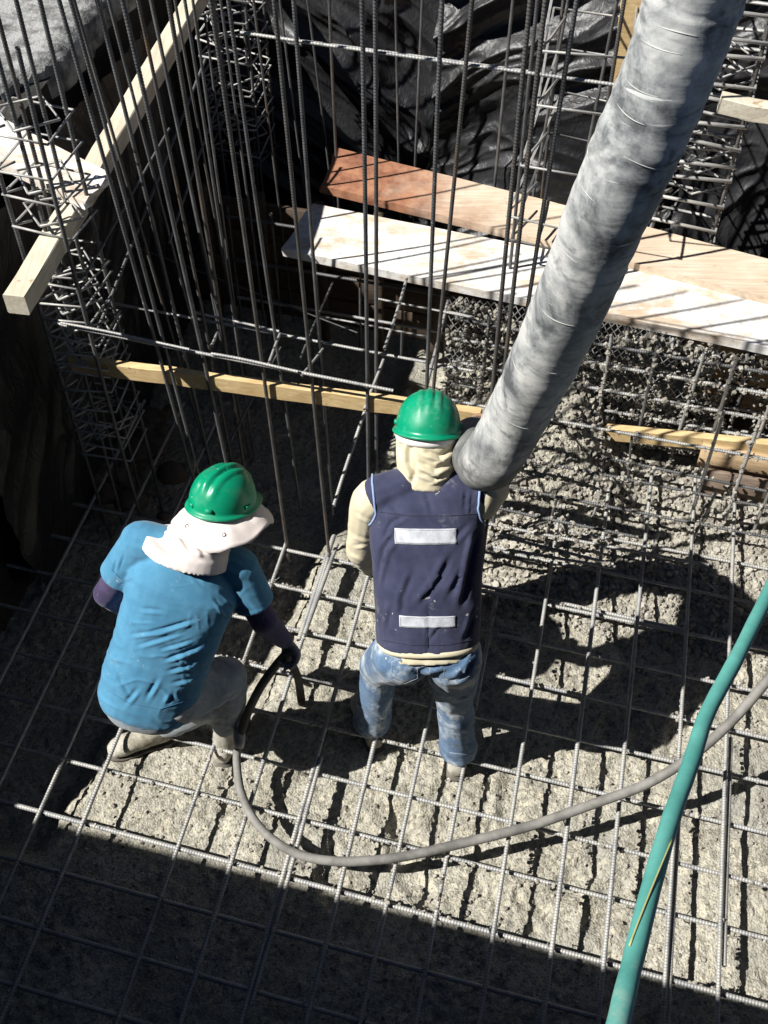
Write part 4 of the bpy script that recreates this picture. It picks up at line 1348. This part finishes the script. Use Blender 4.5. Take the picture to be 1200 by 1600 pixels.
mb = MB()      # cream hooded shirt: sleeves, hem and neck show
rings, _ = torso_rings(P1, N1, rp1, rs1, [(-.02, .172, .134, .01), (.1, .17, .13, .01), (.5, .165, .125, 0), (.8, .165, .11, 0), (.97, .1, .08, 0)])
mb.add(*loft(rings, 24, 2.4))
for S_, E_, W_ in ((SL1, EL1, WL1), (SR1, ER1, WR1)):
    mb.add(*capsule([lerp(S_, N1, .25), S_, lerp(S_, E_, .5), E_], [.07, .07, .063, .054]))
    mb.add(*capsule([E_, lerp(E_, W_, .6), W_], [.054, .048, .042]))
slm = fuse(mb, .0065, 4)
sl_cr = creases(slm, [([(550, 862), (578, 872)], .008, .008), ([(553, 880), (582, 884)], .007, .007), ([(558, 800), (582, 812)], .008, .005), ([(556, 835), (582, 842)], .008, .006), ([(552, 852), (570, 850)], .006, .005), ([(772, 790), (786, 800)], .008, .006)])
put('shirt', slm, M_CREAM, w1, lambda P: .003 * ridged(P, ((1, 0, .3), (.2, .4, 1), (0, 1, 0)), 9, 81) + sl_cr(P))

mb = MB()      # vest
rings, axv = torso_rings(P1, N1, rp1, rs1, [(.05, .17, .145, .012), (.065, .184, .148, .012), (.2, .186, .148, .008), (.45, .19, .146, .004), (.7, .2, .135, .0), (.86, .196, .115, .0), (.95, .15, .09, 0), (1.0, .085, .068, 0)])
mb.add(*loft(rings, 30, 2.5))
mb.add(*capsule([lerp(SL1, N1, .2) + Z * .012, lerp(SL1, N1, .55) + Z * .02], [.078, .07]))
mb.add(*capsule([lerp(SR1, N1, .2) + Z * .012, lerp(SR1, N1, .55) + Z * .02], [.078, .07]))
def vest_fold(P):
    r = P - np.array(P1)
    up_ = r @ np.array(axv)
    seam = -.004 * np.exp(-((P[:, 0] - .152) / .005) ** 2) * (up_ < .3)
    low = np.clip(1.2 - up_ / .5, .35, 1)
    return low * .004 * ridged(P, ((1, .1, .25), (.3, .25, .35), (0, .3, 0)), 8, 93) + .0025 * ridged(P, ((.5, .3, .9), (1, 0, -.3), (0, .5, 0)), 13, 99) + seam
vest_me = fuse(mb, .006, 5)
vest_cr = creases(vest_me, [([(746, 835), (737, 880), (722, 950)], .013, .012), ([(706, 868), (682, 915), (655, 948)], .012, .008), ([(728, 885), (700, 935)], .011, .007),
    ([(596, 848), (610, 818), (632, 806)], .008, .006), ([(588, 910), (597, 862), (613, 838)], .011, .012), ([(738, 768), (735, 805)], .005, .006), ([(751, 772), (749, 808)], .005, .006),
    ([(727, 766), (725, 795)], .005, .005), ([(664, 768), (676, 802)], .008, .004), ([(612, 945), (605, 985)], .009, .006), ([(645, 895), (630, 935), (628, 960)], .010, .006),
    ([(690, 975), (668, 1005)], .006, .004), ([(600, 785), (625, 800)], .008, .004), ([(700, 850), (735, 815)], .010, .005), ([(740, 960), (728, 1000)], .010, .008), ([(668, 962), (668, 1012)], .003, .005)])
vest = put('vest', vest_me, M_NAVY, w1, lambda P: vest_fold(P) + vest_cr(P))
# a probe on the finished vest, so tape and piping lie on the cloth
from mathutils.bvhtree import BVHTree
def bvh_of(o):
    off = origin(o)
    return BVHTree.FromPolygons([v.co + off for v in o.data.vertices], [tuple(p.vertices) for p in o.data.polygons])
bv = bvh_of(vest)
def on_cloth(bv, p, d, lift=.003):
    hit = bv.ray_cast(Vector(p) - Vector(d) * .6, Vector(d))
    if hit[0] is None: return None
    return hit[0] + hit[1] * lift, hit[1]
frv = axv.cross(Vector((1, 0, 0))).normalized()
if frv.y < 0: frv = -frv
def tape(bv, parent, name, mat, c, xdir, ydir, fdir, w, h, nxs=16, nys=4, lift=.0035):
    V, F = [], []
    for j in range(nys + 1):
        for i in range(nxs + 1):
            p = Vector(c) + xdir * (w * (i / nxs - .5)) + ydir * (h * (j / nys - .5))
            hit = on_cloth(bv, p, fdir, lift)
            V.append(hit[0] if hit else p)
    n1 = nxs + 1
    for j in range(nys):
        for i in range(nxs):
            F.append((j * n1 + i, j * n1 + i + 1, (j + 1) * n1 + i + 1, (j + 1) * n1 + i))
    mb = MB(); mb.add(V, F)
    o = mb.build(name, mat, parent)
    s = o.modifiers.new('thickness', 'SOLIDIFY'); s.thickness = .0018; s.offset = 0
    return o
XR = Vector((1, 0, 0))
M_TAPE_THREAD = cloth('grey_thread', (.2, .21, .23), (.28, .29, .31))
for tt, cx, w, h in ((.455, -.008, .208, .052), (.155, -.006, .192, .042)):
    st = tape(bv, vest, 'reflective_strip', M_REFL, P1 + axv * tt + XR * cx, XR, axv, frv, w, h, 22, 6, .0016)
    ring_ = []
    cs = [(-.5, -.5), (.5, -.5), (.5, .5), (-.5, .5), (-.5, -.5)]
    for (a0, b0), (a1, b1) in zip(cs[:-1], cs[1:]):
        for i in range(12):
            a_, b_ = a0 + (a1 - a0) * i / 12, b0 + (b1 - b0) * i / 12
            p = P1 + axv * (tt + b_ * (h - .009)) + XR * (cx + a_ * (w - .009))
            hh = on_cloth(bv, p, frv, .0028)
            if hh: ring_.append(hh[0])
    ring_.append(ring_[0])
    mb = MB(); mb.add(*tube(ring_, .0009, 5)); mb.build('stitching', M_TAPE_THREAD, st)
def seam(o, pts, r, mat, name='seam', lift=.0006):
    """a stitched seam lying on the finished cloth, following a sight-line polyline"""
    b = bvh_of(o); out = []
    for (x0, y0), (x1, y1) in zip(pts[:-1], pts[1:]):
        n = max(3, int(math.hypot(x1 - x0, y1 - y0) / 4))
        for i in range(n + (1 if (x1, y1) == pts[-1] else 0)):
            h = b.ray_cast(Vector((0, 0, H)), ray(x0 + (x1 - x0) * i / n, y0 + (y1 - y0) * i / n).normalized())
            if h[0] is not None: out.append(h[0] + h[1] * lift)
    if len(out) > 2:
        mb = MB(); mb.add(*tube(out, r, 5)); mb.build(name, mat, o)
M_THREAD = cloth('dark_thread', (.012, .013, .03), (.02, .02, .04))
M_THREADL = cloth('pale_thread', (.3, .33, .36), (.42, .44, .46))
M_THREADB = cloth('blue_thread', (.03, .12, .22), (.05, .16, .28))
seam(vest, [(592, 800), (640, 806), (700, 806), (757, 802)], .0014, M_THREAD)
seam(vest, [(668, 1012), (668, 960)], .0016, M_THREAD)
seam(vest, [(596, 1000), (640, 1008), (700, 1008), (745, 998)], .0012, M_THREAD)
# collar and armhole piping, hem band
def ring_on(c, u_, w_, n=40):
    return [Vector(c) + Vector(u_) * math.cos(2 * math.pi * k / n) + Vector(w_) * math.sin(2 * math.pi * k / n) for k in range(n + 1)]
fN = axv.cross(XR)
mb = MB(); mb.add(*tube(ring_on(N1 + axv * .004, XR * .088, fN * .072), .0055, 8)); mb.build('collar_piping', M_PIPE, vest)
for S_, sgn in ((SL1, -1), (SR1, 1)):
    pts = []
    for k in range(21):
        a = R(-55 + 250 * k / 20)
        d = axv * math.cos(a) - frv * math.sin(a)
        p = S_ - Vector((sgn * .012, 0, 0)) + d * .083
        near = bv.find_nearest(p)
        pts.append(near[0] + near[1] * .002 if near[0] is not None and (near[0] - p).length < .05 else p)
    mb = MB(); mb.add(*tube(pts, .0042, 7)); mb.build('armhole_piping', M_PIPE, vest)
rings, _ = torso_rings(P1, N1, rp1, rs1, [(.03, .178, .146, .012), (.042, .181, .149, .012), (.066, .182, .149, .012)])
mb = MB(); mb.add(*loft(rings, 40, 2.4)); mb.build('shirt_hem', M_CREAM, w1)

seam(jeans_o, [(600, 1022), (640, 1036), (672, 1044), (705, 1036), (742, 1020)], .0012, M_THREADL)
seam(jeans_o, [(672, 1044), (671, 1075)], .0013, M_THREADL)
for pk in ([(612, 1034), (612, 1060), (632, 1068), (652, 1060), (652, 1044)], [(694, 1044), (694, 1060), (714, 1066), (734, 1056), (734, 1032)]):
    seam(jeans_o, pk, .0011, M_THREADL)
seam(jeans_o, [(703, 1176), (738, 1180)], .0012, M_THREADL)
# hood flap under the helmet: a soft closed cloth tube round head and neck, folded
u1 = U1.normalized(); f1 = (F1 - u1 * F1.dot(u1)).normalized(); r1 = f1.cross(u1)
mb = MB()
cc = HD1
mb.add(*loft([(cc + u1 * .05, r1 * .104, f1 * .118), (cc + u1 * .01, r1 * .108, f1 * .118), (cc - u1 * .05 - f1 * .012, r1 * .104, f1 * .108), (cc - u1 * .105 - f1 * .02, r1 * .094, f1 * .092), (cc - u1 * .135 - f1 * .025, r1 * .09, f1 * .08)], 30, 2.1))
def hood_fold(P):
    q = P - np.array(HD1)
    x = q @ np.array(r1); z = q @ np.array(u1)
    sw = np.sin((z + 6.0 * x * x) * 95 + 2.2 * fbm(x * 22, z * 12, 2, 7))
    vert = np.exp(-((x + .048 + .01 * np.sin(z * 30)) / .007) ** 2)
    return .006 * sw * np.clip(1.3 - np.abs(x - .02) / .08, 0, 1) - .016 * vert + .006 * ridged(P, ((1, 0, .2), (.2, .2, 1), (0, 1, 0)), 11, 33)
hm = fuse(mb, .005, 3)
hood_cr = creases(hm, [([(639, 690), (639, 722), (650, 752)], .007, .014), ([(662, 704), (688, 713), (708, 700)], .008, .011), ([(655, 722), (680, 734), (706, 722)], .008, .009), ([(655, 737), (680, 748), (702, 738)], .007, .007), ([(624, 692), (628, 722)], .007, .008), ([(690, 692), (706, 690)], .006, .006)])
put('hood', hm, M_CREAM, w1, lambda P: .35 * hood_fold(P) + hood_cr(P))
mb = MB(); mb.add(*loft([(cc + u1 * .018, r1 * .107, f1 * .122), (cc + u1 * .03, r1 * .1105, f1 * .1255), (cc + u1 * .07, r1 * .106, f1 * .122)], 40)); mb.build('head_band', M_WHITEC, w1)
helmet(w1, HD1 + u1 * .062, u1 + r1 * .02, f1, [(-.03, .012, .004), (.03, .012, .004), (0, .014, .006)], 1)

# ---------------- crouching worker in the blue shirt
P2, N2 = Vector((-.875, 2.185, .61)), Vector((-.665, 2.445, 1.125))
SL2, SR2 = Vector((-.855, 2.475, 1.135)), Vector((-.52, 2.43, 1.04))
EL2, WL2 = Vector((-1.015, 2.43, .89)), Vector((-.965, 2.52, .64))
ER2, WR2 = Vector((-.445, 2.36, .815)), Vector((-.385, 2.415, .605))
HL2, HR2 = Vector((-.96, 2.20, .58)), Vector((-.79, 2.17, .58))
KL2, AL2 = Vector((-.71, 2.36, .24)), Vector((-.985, 2.365, .0))
KR2, AR2 = Vector((-.622, 2.37, .41)), Vector((-.672, 2.325, -.01))
HD2 = Vector((-.572, 2.54, 1.195)); U2 = Vector((.10, .40, .88)); F2 = Vector((.55, .8, -.35))
w2 = thing('person', 'crouching worker in light blue shirt and green helmet over white sun hat', 'person', (-.85, 2.3, -.13))
rs2 = (SR2 - SL2).normalized(); rp2 = Vector((.98, .05, -.08)).normalized()
mb = MB()
rings, ax2 = torso_rings(P2, N2, rp2, rs2, [(-.18, .1, .09, 0), (-.05, .15, .11, 0), (.25, .14, .105, 0), (.55, .15, .105, 0), (.85, .15, .09, 0), (1.0, .07, .06, 0)])
mb.add(*loft(rings, 24, 2.3))
mb.add(*capsule([N2 - ax2 * .06, N2, HD2], [.058, .055, .055]))
head_shape(mb, HD2, U2, F2)
for S_, E_, W_ in ((SL2, EL2, WL2), (SR2, ER2, WR2)):
    mb.add(*capsule([S_, E_], [.05, .039])); mb.add(*capsule([E_, W_], [.039, .027]))
for h_, k_, a_ in ((HL2, KL2, AL2), (HR2, KR2, AR2)):
    mb.add(*capsule([lerp(h_, k_, .12), k_], [.07, .052])); mb.add(*capsule([k_, lerp(k_, a_, .35), a_], [.05, .05, .034]))
put('body', fuse(mb, .009, 2), M_SKIN, w2)
face(w2, HD2, U2, F2)
for W_, d, pn, sd, E_ in ((WL2, (.45, .35, -.6), (.5, -.6, -.2), 1, EL2), (WR2, (.22, .05, -.9), (-.45, -.85, -.1), -1, ER2)):
    mb = MB()
    mb.add(*capsule([lerp(W_, E_, .22), W_], [.036, .031], 12))
    hand(mb, W_, d, pn, sd, .62, 1.05)
    put('glove', fuse(mb, .0048, 2), M_GLOVE, w2)
mb = MB()      # work trousers
rings, _ = torso_rings(P2, N2, rp2, rs2, [(-.2, .12, .105, 0), (-.1, .172, .14, .012), (.06, .176, .138, .012), (.2, .16, .125, 0)])
mb.add(*loft(rings, 26, 2.4))
for h_, k_, a_ in ((HL2, KL2, AL2), (HR2, KR2, AR2)):
    mb.add(*capsule([h_, lerp(h_, k_, .5), k_], [.112, .1, .084]))
    mb.add(*capsule([k_, lerp(k_, a_, .4), lerp(k_, a_, .68)], [.082, .078, .07]))
put('trousers', fuse(mb, .009, 3), M_GREYC, w2, lambda P: .009 * ridged(P, ((1, .2, .3), (.3, .3, 1), (.2, 1, .2)), 8, 161))
for a_, t_, k_, h in ((AL2, (-.55, -.35, 0), KL2, .22), (AR2, (.25, .9, 0), KR2, .32)):
    mb = MB(); boot(mb, a_, t_ if a_ is AR2 else (-.75, -.25, 0), (k_ - a_), h)
    o = put('boot', fuse(mb, .008, 2), M_BOOT, w2, lambda P: .003 * ridged(P, ((1, 0, 0), (0, 0, 1), (0, 1, 0)), 14, 5))
    boot_sole(a_, t_ if a_ is AR2 else (-.75, -.25, 0)).build('sole', M_RUBD, o)
for S_, E_, W_ in ((SL2, EL2, WL2), (SR2, ER2, WR2)):
    mb = MB(); mb.add(*capsule([lerp(S_, E_, .3), E_], [.054, .052])); mb.add(*capsule([E_, lerp(E_, W_, .5), lerp(E_, W_, .95)], [.052, .046, .037]))
    put('arm_sleeve', fuse(mb, .007, 3), M_PURPLE, w2, lambda P: .004 * ridged(P, ((1, 0, .5), (.3, .3, 1), (0, 1, 0)), 14, 55))
mb = MB()      # blue T-shirt
rings, axs = torso_rings(P2, N2, rp2, rs2, [(-.14, .165, .14, .02), (-.1, .176, .152, .02), (.08, .186, .16, .018), (.3, .184, .154, .012), (.55, .19, .148, .008), (.78, .2, .13, .0), (.92, .15, .1, 0), (1.02, .075, .068, 0)])
mb.add(*loft(rings, 30, 2.4))
for S_, E_ in ((SL2, EL2), (SR2, ER2)):
    e = lerp(S_, E_, .66)
    mb.add(*capsule([lerp(S_, N2, .55), lerp(S_, N2, .15), S_], [.07, .078, .078]))
    d = (e - S_).normalized(); a_ = d.orthogonal().normalized(); b_ = d.cross(a_)
    mb.add(*loft([(S_ - d * .02, a_ * .074, b_ * .074), (lerp(S_, e, .5), a_ * .075, b_ * .075), (e, a_ * .074, b_ * .074)], 18))
def shirt_fold(P):
    r = P - np.array(P2)
    t = (r @ np.array(axs)) / .6
    lo_ = np.clip(1.25 - t, .25, 1)
    q = np.stack([r @ np.array(rs2), r @ np.array(axs)], 1)
    w = fbm(q[:, 0] * 5, q[:, 1] * 5, 2, 8)
    hor = 1 - np.abs(2 * fbm(q[:, 0] * 3.5 + 4 * w, q[:, 1] * 17 + 5 * w + q[:, 0] * 3, 2, 12) - 1)
    h2 = 1 - np.abs(2 * fbm(q[:, 0] * 5 + 4 * w, q[:, 1] * 30 + 5 * w - q[:, 0] * 6, 1, 19) - 1)
    msk = np.clip(2.2 * (fbm(q[:, 0] * 7 + 3, q[:, 1] * 7, 2, 31) - .38), 0, 1)
    edge = np.clip(np.abs(q[:, 0]) / .14, .3, 1.2)
    return lo_ * (.0075 * hor ** 4 + .007 * msk * edge * h2 ** 5) + .002 * ridged(P, ((1, 0, .6), (.4, .4, 1), (0, 1, 0)), 10, 14)
sm = fuse(mb, .0055, 6)
shirt_cr = creases(sm, [([(165, 985), (205, 991), (250, 984), (302, 968)], .007, .008), ([(170, 1003), (215, 1008), (268, 992)], .007, .007), ([(175, 956), (220, 950), (252, 954)], .007, .006), ([(178, 935), (216, 930)], .006, .005),
    ([(216, 903), (188, 915)], .006, .005), ([(346, 925), (368, 945)], .006, .007), ([(336, 936), (354, 960)], .006, .007), ([(258, 1030), (290, 1018), (314, 1008)], .007, .009), ([(262, 1048), (302, 1036)], .007, .008),
    ([(250, 1014), (302, 998)], .006, .007), ([(242, 1000), (284, 988)], .006, .005), ([(270, 1066), (308, 1055)], .007, .008), ([(182, 872), (178, 896)], .005, .004), ([(194, 868), (186, 892)], .005, .004),
    ([(182, 1050), (204, 1086)], .008, .007), ([(228, 1092), (246, 1060)], .008, .007), ([(170, 1022), (200, 1030)], .007, .006), ([(200, 968), (240, 970)], .005, .004), ([(370, 930), (398, 952)], .006, .005), ([(300, 900), (318, 915)], .006, .003), ([(195, 1100), (215, 1075)], .008, .007), ([(270, 1085), (262, 1100)], .007, .007)])
shirt2 = put('shirt', sm, M_BLUE, w2, lambda P: .55 * shirt_fold(P) + shirt_cr(P))
seam(shirt2, [(168, 1078), (200, 1098), (250, 1108), (300, 1092)], .0012, M_THREADB)
seam(shirt2, [(172, 886), (186, 902), (202, 908)], .0012, M_THREADB)
seam(shirt2, [(352, 965), (380, 972), (402, 960)], .0012, M_THREADB)
fn2 = axs.cross(rs2)
mb = MB(); mb.add(*tube(ring_on(N2 + axs * .008, rs2 * .08, fn2 * .07), .006, 8)); mb.build('collar', M_BLUE, shirt2)
mb = MB(); p = onz(228, 1106, .5); mb.add(*capsule([p, p + Vector((.02, -.005, -.02)), p + Vector((.03, .0, -.045))], [.012, .014, .009], 10)); mb.build('red_tag', M_RED, w2)

# sun hat: a wide soft brim all round, and a neck cape falling on the shoulders
u2 = U2.normalized(); f2 = (F2 - u2 * F2.dot(u2)).normalized(); r2 = f2.cross(u2)
hc = HD2 + u2 * .045
V, F = [], []
n, m = 64, 9
for j in range(m + 1):
    t = j / m
    for k in range(n):
        a = 2 * math.pi * k / n
        ca, sa = math.cos(a), math.sin(a)
        rad_r, rad_f = .098 + (.078 if ca > 0 else .062) * t, .112 + .078 * t
        back = max(0, -sa)
        drop = -.03 * t - .022 * t * t + .012 * t * math.sin(3 * a + 1) + .006 * t * math.sin(7 * a)
        V.append(hc + r2 * ca * rad_r + f2 * sa * rad_f + u2 * (drop - .03 * back * t))
for j in range(m):
    for k in range(n):
        k2 = (k + 1) % n
        F.append((j * n + k, j * n + k2, (j + 1) * n + k2, (j + 1) * n + k))
V = [p + u2 * (.005 * noise.noise(p * 26) + .004 * noise.noise(p * 60)) for p in V]
mb = MB(); mb.add(V, F); hat = mb.build('hat_brim', M_PINKW, w2)
M_EYELET = simple('dark_eyelet', (.05, .045, .04), (.1, .09, .08), 20, .5, .1)
for a in (205, 262, 318):
    k = int(a / 360 * 64)
    p0_, p1_ = V[5 * 64 + k], V[6 * 64 + k]
    nn_ = (V[5 * 64 + (k + 1) % 64] - p0_).cross(p1_ - p0_).normalized()
    if nn_.z < 0: nn_ = -nn_
    e1 = (p1_ - p0_).normalized(); e2 = nn_.cross(e1)
    mb = MB(); mb.add(*tube([p0_ + nn_ * .0035 + (e1 * math.cos(t) + e2 * math.sin(t)) * .006 for t in [i * math.pi / 7 for i in range(15)]], .0022, 5)); mb.build('eyelet', M_EYELET, hat)
s_ = hat.modifiers.new('thickness', 'SOLIDIFY'); s_.thickness = .004
mb = MB()
bk = -f2; bk.z = 0; bk = bk.normalized()
mb.add(*loft([(hc - u2 * .0, r2 * .1, f2 * .112), (hc - u2 * .05 - f2 * .03, r2 * .118, f2 * .115), (lerp(hc, N2, .6) + bk * .03 - rs2 * .01, r2 * .132, f2 * .118), (N2 + axs * .028 + bk * .012 - rs2 * .02, rs2 * .15, fn2 * .128), (N2 - axs * .016 + bk * .01 - rs2 * .02, rs2 * .158, fn2 * .138), (N2 - axs * .024 - rs2 * .02, rs2 * .13, fn2 * .115)], 34, 2.2))
cm = fuse(mb, .006, 4)
cape_cr = creases(cm, [([(272, 818), (286, 842), (300, 862)], .009, .008), ([(296, 826), (308, 848), (322, 868)], .009, .009), ([(318, 838), (332, 862)], .008, .008), ([(338, 834), (346, 858)], .007, .007), ([(262, 826), (272, 848)], .007, .005)])
put('neck_cape', cm, M_PINKW, w2, lambda P: cape_cr(P) + .004 * ridged(P, ((1, .3, .2), (.2, .3, .7), (0, 1, 0)), 9, 133))
helmet(w2, HD2 + u2 * .062, u2, f2, [(-.036, .013, .006), (.036, .013, .006), (0, .015, .011)], 2, tabs=True)

print('bars', NBAR[0], 'objects', len(bpy.data.objects), 'tris', sum(len(m.polygons) * 2 for m in bpy.data.meshes))
